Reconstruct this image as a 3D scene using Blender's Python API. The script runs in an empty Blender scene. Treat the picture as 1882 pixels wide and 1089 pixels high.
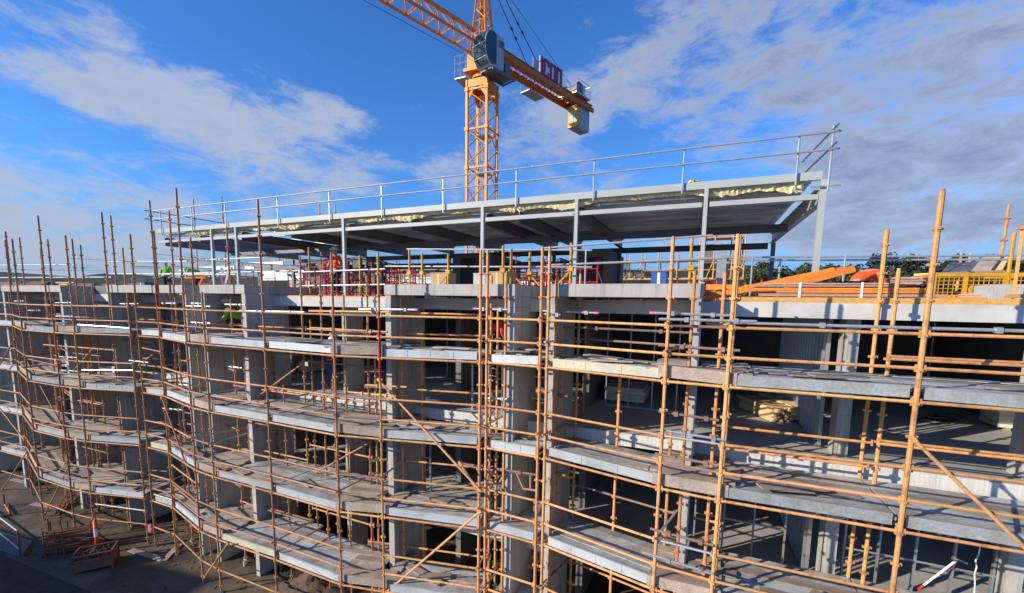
import bpy, math, random
from mathutils import Vector, Matrix
random.seed(7)
sc = bpy.context.scene
R = math.radians
# ------------------------------------------------------------------ camera
F, CX, CY, PITCH, ROLL, CAMZ = 797.0, 941.0, 648.0, 0.11434, 0.01605, 9.1
cp, sp, cr_, sr_ = math.cos(PITCH), math.sin(PITCH), math.cos(ROLL), math.sin(ROLL)
cam = bpy.data.cameras.new('camera'); camo = bpy.data.objects.new('camera', cam); sc.collection.objects.link(camo)
fw = Vector((0, cp, -sp)); r0 = Vector((1, 0, 0)); u0 = Vector((0, sp, cp))
ix = r0*cr_ + u0*sr_; iy = u0*cr_ - r0*sr_
camo.matrix_world = Matrix(((ix.x, iy.x, -fw.x, 0), (ix.y, iy.y, -fw.y, 0), (ix.z, iy.z, -fw.z, CAMZ), (0, 0, 0, 1)))
cam.sensor_width = 36; cam.lens = F/1882*36; cam.shift_y = (CY-544.5)/1882; cam.clip_start = 0.05; cam.clip_end = 5000
sc.camera = camo
# ------------------------------------------------------------------ light
SUN_EL, SUN_H = R(22), Vector((0.93, 0.37, 0)).normalized()      # horizontal travel of the light
sun = bpy.data.lights.new('sun', 'SUN'); suno = bpy.data.objects.new('sun', sun); sc.collection.objects.link(suno)
sun.energy = 5.0; sun.angle = R(0.5); sun.color = (1.0, 0.885, 0.72)
ld = Vector((SUN_H.x*math.cos(SUN_EL), SUN_H.y*math.cos(SUN_EL), -math.sin(SUN_EL)))
suno.rotation_euler = ld.to_track_quat('-Z', 'Y').to_euler()
sc.view_settings.view_transform = 'Standard'; sc.view_settings.look = 'None'; sc.view_settings.exposure = 0.24; sc.view_settings.gamma = 1

w = bpy.data.worlds.new('World'); sc.world = w; w.use_nodes = True
nt = w.node_tree; nt.nodes.clear(); L = nt.links
def N(t, **k):
    n = nt.nodes.new(t)
    for a, b in k.items(): setattr(n, a, b)
    return n
def mth(op, a, b=None, c=None, clamp=False):
    n = N('ShaderNodeMath', operation=op); n.use_clamp = clamp
    for i, v in enumerate((a, b, c)):
        if v is None: continue
        if hasattr(v, 'is_output') or hasattr(v, 'links'): L.new(v, n.inputs[i])
        else: n.inputs[i].default_value = v
    return n.outputs[0]
sky = N('ShaderNodeTexSky', sky_type='NISHITA'); sky.sun_disc = False
sky.sun_elevation = SUN_EL; sky.sun_rotation = math.atan2(-SUN_H.x, -SUN_H.y)
sky.air_density = 1.1; sky.dust_density = 0.35; sky.ozone_density = 3.0; sky.altitude = 60
tc = N('ShaderNodeTexCoord'); sx = N('ShaderNodeSeparateXYZ'); L.new(tc.outputs['Generated'], sx.inputs[0])
X, Y, Z = sx.outputs
az = mth('MULTIPLY', mth('ARCTAN2', X, Y), 57.2958); el = mth('MULTIPLY', mth('ARCSINE', Z), 57.2958)
# cloud plane coordinates: a real layer overhead, so the streaks shrink towards the horizon
zz = mth('MAXIMUM', mth('ADD', Z, 0.34), 0.2)
cu = mth('DIVIDE', X, zz); cv = mth('DIVIDE', Y, zz)
comb = N('ShaderNodeCombineXYZ'); L.new(cu, comb.inputs[0]); L.new(cv, comb.inputs[1])
def noise(vec, scale, rot, stretch, detail=8, rough=0.6, dist=0.6, off=(0, 0, 0)):
    mp = N('ShaderNodeMapping'); mp.inputs['Rotation'].default_value = (0, 0, rot); mp.inputs['Scale'].default_value = stretch; mp.inputs['Location'].default_value = off
    L.new(vec, mp.inputs[0])
    n = N('ShaderNodeTexNoise'); n.inputs['Scale'].default_value = scale; n.inputs['Detail'].default_value = detail
    n.inputs['Roughness'].default_value = rough; n.inputs['Distortion'].default_value = dist
    L.new(mp.outputs[0], n.inputs['Vector']); return n.outputs['Fac']
def blob(a0, e0, sa, se, ang, amp):
    c, s = math.cos(R(ang)), math.sin(R(ang))
    da = mth('SUBTRACT', az, a0); de = mth('SUBTRACT', el, e0)
    p = mth('DIVIDE', mth('ADD', mth('MULTIPLY', da, c), mth('MULTIPLY', de, s)), sa)
    q = mth('DIVIDE', mth('SUBTRACT', mth('MULTIPLY', de, c), mth('MULTIPLY', da, s)), se)
    g = mth('POWER', 2.718, mth('MULTIPLY', mth('ADD', mth('MULTIPLY', p, p), mth('MULTIPLY', q, q)), -1.0))
    return mth('MULTIPLY', g, amp)
def azel(x, y):
    a, b = (x-CX)/F, (y-CY)/F; u = cr_*a+sr_*b; v = -sr_*a+cr_*b; d = Vector((u, cp-v*sp, -sp-v*cp)).normalized()
    return math.degrees(math.atan2(d.x, d.y)), math.degrees(math.asin(d.z))
BL = [azel(x, y)+(a, b, c, d) for x, y, a, b, c, d in (
      (60, 40, 7, 4, -35, .46), (190, 70, 7, 3.2, -40, .28), (290, 150, 8, 3.4, -28, .44), (60, 120, 9, 1.8, -8, .30), (250, 205, 8, 2.2, -8, .38), (400, 220, 9, 4.0, -24, .48), (520, 215, 7, 4.0, 0, .34), (620, 190, 7, 3.4, -28, .40), (480, 300, 8, 2.8, -12, .38), (640, 270, 6, 3.2, -30, .36), (800, 215, 4, 3, 0, .26), (120, 305, 9, 2.8, -8, .72), (150, 350, 7, 1.6, -5, .4), (330, 380, 7, 1.6, 0, .3),
      (60, 370, 14, 2.0, -5, .34), (60, 420, 18, 2.6, 0, .46), (230, 500, 26, 3.4, 0, .42), (560, 340, 14, 2.0, 0, .22),
      (1060, 180, 7, 6, 20, .46), (1250, 90, 10, 7, 15, .52), (1400, 80, 10, 7, 10, .52), (1170, 230, 9, 5, 10, .34), (1640, 120, 14, 7, 10, .46), (1800, 60, 9, 6, 10, .50), (1800, 330, 14, 5, 10, .66), (1600, 300, 11, 5, 10, .62), (1620, 420, 20, 3.6, 0, .66), (980, 290, 8, 6, 0, .46), (850, 330, 5, 4, 0, .3), (1350, 200, 9, 4, 10, .40),
      (1760, 215, 8, 1.8, 25, -.22), (1270, 200, 6, 1.6, 20, -.18), (1240, 270, 6, 1.8, 5, -.22), (1720, 480, 26, .9, 0, -.45), (800, 60, 16, 7, 0, -.35), (560, 40, 12, 5, 0, -.3), (150, 230, 7, 2, -10, -.2))]
acc = None
for b in BL:
    g = blob(*b); acc = g if acc is None else mth('ADD', acc, g)
comb2 = N('ShaderNodeCombineXYZ'); L.new(mth('MULTIPLY', az, .1), comb2.inputs[0]); L.new(mth('MULTIPLY', el, .1), comb2.inputs[1])
def both(scale, detail, rough, off, dist=.25):
    a = noise(comb2.outputs[0], scale, R(24), (.62, 1.5, 1), detail, rough, dist, off); b = noise(comb2.outputs[0], scale, R(-22), (.62, 1.5, 1), detail, rough, dist, off)
    m = N('ShaderNodeMapRange'); L.new(az, m.inputs[0]); m.inputs[1].default_value = -4; m.inputs[2].default_value = 10
    x = N('ShaderNodeMixRGB'); L.new(m.outputs[0], x.inputs[0]); L.new(a, x.inputs[1]); L.new(b, x.inputs[2]); return x.outputs[0]
n1 = both(1.35, 8, .60, (3.1, 1.7, .5)); n2 = both(3.0, 10, .68, (7.3, 2.2, .2), .5)
nn = mth('ADD', mth('MULTIPLY', mth('SUBTRACT', n1, 0.5), 3.1), mth('MULTIPLY', mth('SUBTRACT', n2, 0.5), 2.3))
dens = mth('ADD', acc, nn)
mr = N('ShaderNodeMapRange'); mr.interpolation_type = 'SMOOTHSTEP'; L.new(dens, mr.inputs[0]); mr.inputs[1].default_value = 0.16; mr.inputs[2].default_value = 1.15
mask = mth('MULTIPLY', mr.outputs[0], 0.88)
# cloud colour: pale where thin, blue-grey in thick cores on the right
core = N('ShaderNodeMapRange'); L.new(mth('ADD', dens, mth('MULTIPLY', mth('SUBTRACT', n2, .5), 1.2)), core.inputs[0]); core.inputs[1].default_value = .35; core.inputs[2].default_value = 1.9
rightness = N('ShaderNodeMapRange'); L.new(az, rightness.inputs[0]); rightness.inputs[1].default_value = -12; rightness.inputs[2].default_value = 28
cm = N('ShaderNodeMixRGB'); cm.inputs[1].default_value = (4.3, 4.85, 6.0, 1); cm.inputs[2].default_value = (2.0, 2.5, 3.8, 1)
L.new(mth('MULTIPLY', core.outputs[0], mth('MULTIPLY_ADD', rightness.outputs[0], .75, .25)), cm.inputs[0])
hs = N('ShaderNodeHueSaturation'); hs.inputs['Saturation'].default_value = 1.05; hs.inputs['Value'].default_value = 1.0; L.new(sky.outputs[0], hs.inputs['Color'])
tint = N('ShaderNodeMixRGB', blend_type='MULTIPLY'); tint.inputs[0].default_value = 1; tint.inputs[2].default_value = (.56, 1.08, 1.80, 1); L.new(hs.outputs[0], tint.inputs[1])
hz = N('ShaderNodeMapRange'); hz.interpolation_type = 'SMOOTHSTEP'; L.new(el, hz.inputs[0]); hz.inputs[1].default_value = 14; hz.inputs[2].default_value = 0; hz.inputs[3].default_value = 0; hz.inputs[4].default_value = .9
hm = N('ShaderNodeMixRGB'); L.new(hz.outputs[0], hm.inputs[0]); L.new(tint.outputs[0], hm.inputs[1]); hm.inputs[2].default_value = (1.7, 3.1, 5.3, 1)
mx = N('ShaderNodeMixRGB'); L.new(mask, mx.inputs[0]); L.new(hm.outputs[0], mx.inputs[1]); L.new(cm.outputs[0], mx.inputs[2])
bg = N('ShaderNodeBackground'); bg.inputs[1].default_value = 0.098; L.new(mx.outputs[0], bg.inputs[0])
ow = N('ShaderNodeOutputWorld'); L.new(bg.outputs[0], ow.inputs[0])

# ------------------------------------------------------------------ projection helpers (pixels of the 1882 px photograph -> places in the world)
def ray(x, y):
    a, b = (x-CX)/F, (y-CY)/F
    u = cr_*a + sr_*b; v = -sr_*a + cr_*b
    return Vector((u, cp - v*sp, -sp - v*cp))
CAM = Vector((0, 0, CAMZ))
ND = Vector((.397, .918, 0)).normalized(); SD = Vector((.918, -.397, 0)).normalized()   # building depth / along-facade axes
def atz(x, y, z): d = ray(x, y); return CAM + d*((z-CAMZ)/d.z)
def aty(x, y, Yv): d = ray(x, y); return CAM + d*(Yv/d.y)
def atn(x, y, n): d = ray(x, y); return CAM + d*(n/d.dot(ND))
def online(x, y, P, D):
    "point on the vertical plane through P along horizontal direction D"
    d = ray(x, y); nrm = Vector((D.y, -D.x, 0)); P = Vector((P[0], P[1], 0))
    return CAM + d*(nrm.dot(P)/nrm.dot(d))
def project(p):
    q = Vector(p)-CAM; d = q.dot(fw); u = q.x/d; v = -q.dot(u0)/d
    return CX+F*(cr_*u-sr_*v), CY+F*(sr_*u+cr_*v)
def zpix(Xv, Yv, y):
    lo, hi = -5., 60.
    for _ in range(40):
        m = (lo+hi)/2
        if project((Xv, Yv, m))[1] > y: lo = m
        else: hi = m
    return lo
def B(s, n, z): return Vector((SD.x*s+ND.x*n, SD.y*s+ND.y*n, z))
def spx(x, n, y=523): return atn(x, y, n).dot(SD)
def nz(k): return 8.751-.5*k

# ------------------------------------------------------------------ materials
M = {}
BA = math.atan2(.397, .918)
def mat(name, col, rough=.7, metal=0., var=.15, scale=4., bump=0., stain=None, stain_amt=.5, stain_scale=1.5, aniso=None, objvar=0., spec=.4, bscale=None, thr=(.45, .7), island=0., streak=0.):
    m = bpy.data.materials.new(name); m.use_nodes = True; t = m.node_tree; b = t.nodes['Principled BSDF']
    b.inputs['Roughness'].default_value = rough; b.inputs['Metallic'].default_value = metal; b.inputs['Specular IOR Level'].default_value = spec
    g = t.nodes.new('ShaderNodeNewGeometry'); mp = t.nodes.new('ShaderNodeMapping'); t.links.new(g.outputs['Position'], mp.inputs[0])
    if aniso: mp.inputs['Rotation'].default_value = (0, 0, aniso[0]); mp.inputs['Scale'].default_value = aniso[1]
    n = t.nodes.new('ShaderNodeTexNoise'); n.inputs['Scale'].default_value = scale; n.inputs['Detail'].default_value = 6; n.inputs['Roughness'].default_value = .6
    t.links.new(mp.outputs[0], n.inputs['Vector'])
    rp = t.nodes.new('ShaderNodeValToRGB'); t.links.new(n.outputs['Fac'], rp.inputs[0])
    rp.color_ramp.elements[0].position = .3; rp.color_ramp.elements[1].position = .7
    rp.color_ramp.elements[0].color = tuple(c*(1-var) for c in col)+(1,); rp.color_ramp.elements[1].color = tuple(min(1, c*(1+var)) for c in col)+(1,)
    out = rp.outputs[0]
    if stain:
        n2 = t.nodes.new('ShaderNodeTexNoise'); n2.inputs['Scale'].default_value = stain_scale; n2.inputs['Detail'].default_value = 8; n2.inputs['Roughness'].default_value = .65
        t.links.new(g.outputs['Position'], n2.inputs['Vector'])
        mr = t.nodes.new('ShaderNodeMapRange'); mr.inputs[1].default_value = thr[0]; mr.inputs[2].default_value = thr[1]; mr.inputs[4].default_value = stain_amt
        t.links.new(n2.outputs['Fac'], mr.inputs[0])
        mxn = t.nodes.new('ShaderNodeMixRGB'); mxn.inputs[2].default_value = stain+(1,); t.links.new(mr.outputs[0], mxn.inputs[0]); t.links.new(out, mxn.inputs[1]); out = mxn.outputs[0]
    if objvar:
        oi = t.nodes.new('ShaderNodeObjectInfo'); h = t.nodes.new('ShaderNodeHueSaturation')
        mr = t.nodes.new('ShaderNodeMapRange'); mr.inputs[3].default_value = 1-objvar; mr.inputs[4].default_value = 1+objvar; t.links.new(oi.outputs['Random'], mr.inputs[0])
        t.links.new(mr.outputs[0], h.inputs['Value']); 
        m3 = t.nodes.new('ShaderNodeMapRange'); m3.inputs[3].default_value = .5-objvar*.05; m3.inputs[4].default_value = .5+objvar*.05
        mm = t.nodes.new('ShaderNodeMath'); mm.operation = 'FRACT'; m4 = t.nodes.new('ShaderNodeMath'); m4.operation = 'MULTIPLY'; m4.inputs[1].default_value = 7.3
        t.links.new(oi.outputs['Random'], m4.inputs[0]); t.links.new(m4.outputs[0], mm.inputs[0]); t.links.new(mm.outputs[0], m3.inputs[0]); t.links.new(m3.outputs[0], h.inputs['Hue'])
        t.links.new(out, h.inputs['Color']); out = h.outputs[0]
    if island:
        h = t.nodes.new('ShaderNodeHueSaturation'); mr = t.nodes.new('ShaderNodeMapRange'); mr.inputs[3].default_value = 1-island; mr.inputs[4].default_value = 1+island
        t.links.new(g.outputs['Random Per Island'], mr.inputs[0]); t.links.new(mr.outputs[0], h.inputs['Value']); t.links.new(out, h.inputs['Color']); out = h.outputs[0]
    if streak:
        mp2 = t.nodes.new('ShaderNodeMapping'); mp2.inputs['Rotation'].default_value = (0, 0, BA); mp2.inputs['Scale'].default_value = (9, 9, .55); t.links.new(g.outputs['Position'], mp2.inputs[0])
        n4 = t.nodes.new('ShaderNodeTexNoise'); n4.inputs['Scale'].default_value = 1.; n4.inputs['Detail'].default_value = 5; t.links.new(mp2.outputs[0], n4.inputs['Vector'])
        mr = t.nodes.new('ShaderNodeMapRange'); mr.inputs[1].default_value = .5; mr.inputs[2].default_value = .72; mr.inputs[4].default_value = streak; t.links.new(n4.outputs['Fac'], mr.inputs[0])
        mxn = t.nodes.new('ShaderNodeMixRGB'); mxn.blend_type = 'MULTIPLY'; mxn.inputs[2].default_value = (.45, .42, .38, 1); t.links.new(mr.outputs[0], mxn.inputs[0]); t.links.new(out, mxn.inputs[1]); out = mxn.outputs[0]
        # tie holes and formwork joints of cast concrete
        br = t.nodes.new('ShaderNodeTexBrick'); br.inputs['Scale'].default_value = 1; br.inputs['Mortar Size'].default_value = .006; br.inputs['Brick Width'].default_value = 1.2; br.inputs['Row Height'].default_value = 1.0; br.inputs['Color1'].default_value = (1, 1, 1, 1); br.inputs['Color2'].default_value = (.93, .93, .93, 1); br.inputs['Mortar'].default_value = (.6, .6, .6, 1)
        sx2 = t.nodes.new('ShaderNodeSeparateXYZ'); t.links.new(g.outputs['Position'], sx2.inputs[0]); ad = t.nodes.new('ShaderNodeMath'); ad.operation = 'ADD'; t.links.new(sx2.outputs[0], ad.inputs[0]); t.links.new(sx2.outputs[1], ad.inputs[1])
        cb3 = t.nodes.new('ShaderNodeCombineXYZ'); t.links.new(ad.outputs[0], cb3.inputs[0]); t.links.new(sx2.outputs[2], cb3.inputs[1]); t.links.new(cb3.outputs[0], br.inputs['Vector'])
        mxn = t.nodes.new('ShaderNodeMixRGB'); mxn.blend_type = 'MULTIPLY'; mxn.inputs[0].default_value = .8; t.links.new(out, mxn.inputs[1]); t.links.new(br.outputs['Color'], mxn.inputs[2]); out = mxn.outputs[0]
    t.links.new(out, b.inputs['Base Color'])
    if bump:
        bn = t.nodes.new('ShaderNodeBump'); bn.inputs['Strength'].default_value = bump; bn.inputs['Distance'].default_value = .02
        n3 = t.nodes.new('ShaderNodeTexNoise'); n3.inputs['Scale'].default_value = bscale or scale*4; n3.inputs['Detail'].default_value = 5; t.links.new(mp.outputs[0], n3.inputs['Vector'])
        t.links.new(n3.outputs['Fac'], bn.inputs['Height']); t.links.new(bn.outputs[0], b.inputs['Normal'])
    M[name] = m; return m
mat('tube', (.68, .345, .13), .55, 0, .18, 14, stain=(.32, .15, .08), stain_amt=.75, stain_scale=7, objvar=.2, thr=(.52, .63), bump=.3)
mat('tube_old', (.48, .235, .10), .55, 0, .18, 3, stain=(.22, .10, .07), stain_amt=.75, stain_scale=5, objvar=.22, thr=(.48, .66), bump=.15)
mat('tube_red', (.42, .022, .028), .5, 0, .15, 4)
mat('tube_brown', (.27, .16, .125), .6, 0, .2, 5, objvar=.15)
mat('galv', (.52, .54, .55), .38, .55, .12, 9, stain=(.3, .3, .3), stain_amt=.4, stain_scale=4)
mat('galv_toe_dull', (.34, .37, .385), .5, .1, .22, 25, stain=(.22, .20, .15), stain_amt=.7, stain_scale=3.2, objvar=.12, bump=.15)
mat('galv_toe_yellow', (.55, .50, .36), .6, 0, .15, 12, stain=(.35, .38, .36), stain_amt=.6, stain_scale=3, bump=.15)
mat('galv_toe', (.49, .525, .545), .5, .15, .1, 30, stain=(.28, .28, .27), stain_amt=.55, stain_scale=2.2, objvar=.16, bump=.15)
mat('steel_deck', (.43, .44, .44), .7, .05, .22, 6, stain=(.22, .195, .165), stain_amt=.75, stain_scale=1.8, aniso=(BA, (1, 5, 5)), bump=.35, thr=(.42, .60), island=.32)
mat('timber', (.40, .33, .27), .85, 0, .3, 6, stain=(.17, .12, .09), stain_amt=.6, stain_scale=2, aniso=(BA, (1, 9, 9)), objvar=.15, bump=.3, island=.3)
mat('timber_new', (.68, .47, .25), .8, 0, .2, 5, island=.2, aniso=(BA, (1, 9, 9)), bump=.2)
mat('timber_pink', (.44, .25, .18), .85, 0, .25, 5, stain=(.3, .27, .24), stain_amt=.6, aniso=(BA, (1, 9, 9)))
mat('lvl', (.82, .24, .03), .7, 0, .14, 3, island=.15, stain=(.55, .2, .06), stain_amt=.5, aniso=(BA, (1, 6, 6)))
mat('lvl_yellow', (.62, .33, .09), .75, 0, .2, 3, aniso=(BA, (1, 6, 6)))
mat('concrete', (.47, .455, .42), .85, 0, .10, 1.6, stain=(.33, .32, .30), stain_amt=.6, stain_scale=1.3, bump=.3, bscale=30, streak=.55)
mat('slab_face', (.55, .54, .51), .85, 0, .10, 1.6, stain=(.36, .35, .33), stain_amt=.5, stain_scale=2.2, bump=.2, bscale=30)
mat('slab_drip', (.56, .55, .52), .85, 0, .20, 2, aniso=(BA, (14, 3, .7)), bump=.2)
mat('concrete_dark', (.17, .165, .16), .9, 0, .15, 1.2, stain=(.16, .16, .16), stain_amt=.5)  # darker concrete: shade of the interior walls and bay panels put into the colour
mat('concrete_floor', (.43, .425, .41), .8, 0, .12, 1.0, stain=(.27, .26, .25), stain_amt=.6, stain_scale=.8)
mat('beam_paint', (.40, .43, .42), .45, .0, .06, 3, stain=(.30, .32, .32), stain_amt=.4)
mat('dark_steel', (.15, .155, .16), .5, .3, .2, 3)
mat('roof_sheet', (.68, .70, .71), .32, .35, .3, 1.2, aniso=(BA, (.3, 2, 2)), island=.2)
mat('insulation', (.80, .70, .40), .8, .0, .22, 9, stain=(.50, .42, .22), stain_amt=.6, stain_scale=5, bump=.6, bscale=25)
mat('foil', (.6, .62, .62), .25, .8, .2, 6)
mat('crane', (.80, .275, .018), .45, 0, .07, 1.5, stain=(.55, .22, .03), stain_amt=.4)
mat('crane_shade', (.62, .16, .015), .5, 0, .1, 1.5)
mat('white', (.78, .79, .80), .5, 0, .05, 3)
mat('glass', (.05, .09, .085), .12, 0, .3, 2)
mat('panel_dark', (.045, .06, .11), .35, 0, .1, 2)
mat('cw_grey', (.44, .47, .50), .8, 0, .08, 2)
mat('cw_yellow', (.62, .38, .11), .7, 0, .08, 2)
mat('sign_red', (.36, .02, .07), .5, 0, .08, 3)
mat('yellow', (.62, .32, .02), .5, 0, .12, 4, stain=(.33, .15, .04), stain_amt=.75, stain_scale=6)
mat('yellow_bag', (.85, .78, .05), .5, 0, .15, 5, bump=.5)
mat('blue', (.03, .10, .33), .5, 0, .1, 3)
mat('rust', (.22, .085, .045), .8, 0, .25, 5, objvar=.1)
mat('black', (.02, .02, .022), .5, 0, .1, 3)
mat('cardboard', (.46, .33, .19), .85, 0, .08, 3)
mat('plaster', (.68, .64, .52), .8, 0, .06, 5)
mat('stud', (.42, .45, .47), .4, .6, .1, 5)
mat('hivis_lime', (.17, .50, .03), .6, 0, .05, 5)
mat('hivis_orange', (.85, .10, .02), .6, 0, .05, 5)
mat('shirt_red', (.70, .035, .02), .7, 0, .05, 5)
mat('jeans', (.05, .09, .16), .8, 0, .1, 8)
mat('navy', (.02, .025, .045), .8, 0, .1, 8)
mat('skin', (.55, .32, .22), .6, 0, .05, 8)
mat('hat_white', (.8, .8, .8), .35, 0, .02, 4)
mat('hat_green', (.10, .50, .09), .4, 0, .02, 4)
mat('boot', (.30, .19, .09), .7, 0, .1, 6)
mat('orange_plastic', (.95, .13, .02), .4, 0, .03, 3)
mat('reflective', (.75, .77, .8), .3, 0, .02, 3)
mat('bark', (.12, .085, .06), .9, 0, .2, 5)
mat('leaf_dark', (.022, .038, .018), .7, 0, .5, .6, objvar=.2)
mat('leaf_mid', (.06, .075, .025), .7, 0, .5, .6, objvar=.2)
mat('leaf_dry', (.11, .085, .05), .8, 0, .4, .6)
mat('roof_tile', (.30, .13, .09), .8, 0, .2, 1, objvar=.3)
mat('house_wall', (.45, .42, .38), .8, 0, .1, 1, objvar=.2)
mat('pink', (.85, .2, .45), .6, 0, .1, 5)
mat('soil', (.13, .085, .06), .95, 0, .35, 4, bump=.8, bscale=12)
mat('pvc', (.8, .8, .78), .4, 0, .03, 3)
mat('grass_far', (.035, .042, .025), .9, 0, .4, .05)
def ground_mat():
    m = mat('ground', (.14, .108, .07), .7, 0, .28, .5, stain=(.055, .045, .033), stain_amt=.9, stain_scale=.45, bump=.4, bscale=9, thr=(.44, .62))
    t = m.node_tree; b = t.nodes['Principled BSDF']; n = t.nodes.new('ShaderNodeTexNoise'); n.inputs['Scale'].default_value = .45; n.inputs['Detail'].default_value = 8; n.inputs['Roughness'].default_value = .65
    g = t.nodes.new('ShaderNodeNewGeometry'); t.links.new(g.outputs['Position'], n.inputs['Vector'])
    r = t.nodes.new('ShaderNodeMapRange'); r.inputs[1].default_value = .5; r.inputs[2].default_value = .62; r.inputs[3].default_value = .85; r.inputs[4].default_value = .3
    t.links.new(n.outputs['Fac'], r.inputs[0]); t.links.new(r.outputs[0], b.inputs['Roughness'])
ground_mat()
mat('road', (.055, .040, .030), .9, 0, .3, 3, stain=(.09, .08, .07), stain_amt=.5, stain_scale=.9, bump=.7, bscale=25)

# ------------------------------------------------------------------ mesh builder
col = sc.collection; WL = {}
class MB:
    def __init__(s): s.v = []; s.f = []; s.mi = []; s.m = 0
    def quadbox(s, c8):
        o = len(s.v); s.v += [tuple(p) for p in c8]
        for q in ((0, 3, 2, 1), (4, 5, 6, 7), (0, 1, 5, 4), (1, 2, 6, 5), (2, 3, 7, 6), (3, 0, 4, 7)): s.f.append(tuple(o+i for i in q)); s.mi.append(s.m)
    def box(s, c, ax, ay, az_):
        "centre and three half-vectors"
        c, ax, ay, az_ = Vector(c), Vector(ax), Vector(ay), Vector(az_)
        s.quadbox([c-ax-ay-az_, c+ax-ay-az_, c+ax+ay-az_, c-ax+ay-az_, c-ax-ay+az_, c+ax-ay+az_, c+ax+ay+az_, c-ax+ay+az_]); return s
    def bb(s, s0, s1, n0, n1, z0, z1):
        "box in building coordinates"
        return s.box(B((s0+s1)/2, (n0+n1)/2, (z0+z1)/2), SD*(s1-s0)/2, ND*(n1-n0)/2, Vector((0, 0, (z1-z0)/2)))
    def beam(s, p0, p1, wd, ht, up=(0, 0, 1)):
        p0, p1, up = Vector(p0), Vector(p1), Vector(up); d = p1-p0; x = d.normalized(); y = up.cross(x)
        if y.length < 1e-4: y = Vector((1, 0, 0)).cross(x)
        y.normalize(); z = x.cross(y)
        return s.box((p0+p1)/2, d/2, y*wd/2, z*ht/2)
    def ibeam(s, p0, p1, wd, ht):
        "steel I section"
        p0, p1 = Vector(p0), Vector(p1); u = Vector((0, 0, 1)); t = .018
        s.beam(p0+u*(ht/2-t/2), p1+u*(ht/2-t/2), wd, t); s.beam(p0-u*(ht/2-t/2), p1-u*(ht/2-t/2), wd, t); s.beam(p0, p1, t, ht-2*t-.002); return s
    def tube(s, p0, p1, r, seg=8, r1=None, caps=True):
        p0, p1 = Vector(p0), Vector(p1); r1 = r if r1 is None else r1
        x = (p1-p0).normalized(); a = Vector((0, 0, 1)) if abs(x.z) < .9 else Vector((1, 0, 0)); y = x.cross(a).normalized(); z = x.cross(y)
        o = len(s.v)
        for p, rr in ((p0, r), (p1, r1)):
            for i in range(seg):
                t = 2*math.pi*i/seg; s.v.append(tuple(p + y*(math.cos(t)*rr) + z*(math.sin(t)*rr)))
        for i in range(seg): j = (i+1) % seg; s.f.append((o+i, o+j, o+seg+j, o+seg+i)); s.mi.append(s.m)
        if caps:
            s.f.append(tuple(o+i for i in reversed(range(seg)))); s.mi.append(s.m); s.f.append(tuple(o+seg+i for i in range(seg))); s.mi.append(s.m)
        return s
    def path(s, pts, r, seg=6):
        for a, b in zip(pts, pts[1:]): s.tube(a, b, r, seg)
        return s
    def sphere(s, c, r, sq=(1, 1, 1), nu=10, nv=7, v0=0., v1=1.):
        o = len(s.v); c = Vector(c)
        for j in range(nv+1):
            ph = math.pi*(v0+(v1-v0)*j/nv)
            for i in range(nu):
                th = 2*math.pi*i/nu; s.v.append((c.x+r*sq[0]*math.sin(ph)*math.cos(th), c.y+r*sq[1]*math.sin(ph)*math.sin(th), c.z+r*sq[2]*math.cos(ph)))
        for j in range(nv):
            for i in range(nu): k = (i+1) % nu; s.f.append((o+j*nu+i, o+(j+1)*nu+i, o+(j+1)*nu+k, o+j*nu+k)); s.mi.append(s.m)
        return s
    def prism(s, poly, off):
        "polygon (list of points) extruded by vector off"
        o = len(s.v); n = len(poly); off = Vector(off); s.v += [tuple(Vector(p)) for p in poly] + [tuple(Vector(p)+off) for p in poly]
        s.f.append(tuple(o+i for i in reversed(range(n)))); s.f.append(tuple(o+n+i for i in range(n))); s.mi += [s.m]*2
        for i in range(n): j = (i+1) % n; s.f.append((o+i, o+j, o+n+j, o+n+i)); s.mi.append(s.m)
        return s
    def build(s, name, mats, parent=None, smooth=False):
        if not isinstance(mats, (list, tuple)): mats = [mats]
        off = WL.get(parent.name, Vector((0, 0, 0))) if parent else Vector((0, 0, 0))
        if parent is None and s.v:      # origin at the base centre of a thing that is one mesh
            xs, ys, zs = zip(*s.v); off = Vector(((min(xs)+max(xs))/2, (min(ys)+max(ys))/2, min(zs)))
        me = bpy.data.meshes.new(name); me.from_pydata([(a-off.x, b-off.y, c-off.z) for a, b, c in s.v], [], s.f)
        for m in mats: me.materials.append(M[m])
        me.polygons.foreach_set('material_index', s.mi)
        if smooth: me.polygons.foreach_set('use_smooth', [True]*len(s.f))
        me.update(); o = bpy.data.objects.new(name, me); col.objects.link(o)
        if parent: o.parent = parent; WL[o.name] = off
        else: o.location = off; WL[o.name] = off
        return o
def tag(o, label=None, cat=None, group=None, kind=None):
    for k, v in (('label', label), ('category', cat), ('group', group), ('kind', kind)):
        if v: o[k] = v
    return o
def thing(name, label, cat, loc=(0, 0, 0), group=None):
    o = bpy.data.objects.new(name, None); o.empty_display_size = .2; col.objects.link(o); o.location = loc; WL[o.name] = Vector(loc); return tag(o, label, cat, group)
def copy_tree(o, loc, rz=None, label=None):
    def cp(x, par):
        c = x.copy(); col.objects.link(c); c.parent = par
        for ch in list(x.children): cp(ch, c)
        return c
    c = cp(o, None); c.location = loc
    if rz is not None: c.rotation_euler = (0, 0, rz)
    if label: c['label'] = label
    return c
def struct(name, mb, m): return tag(mb.build(name, m), kind='structure')

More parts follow.
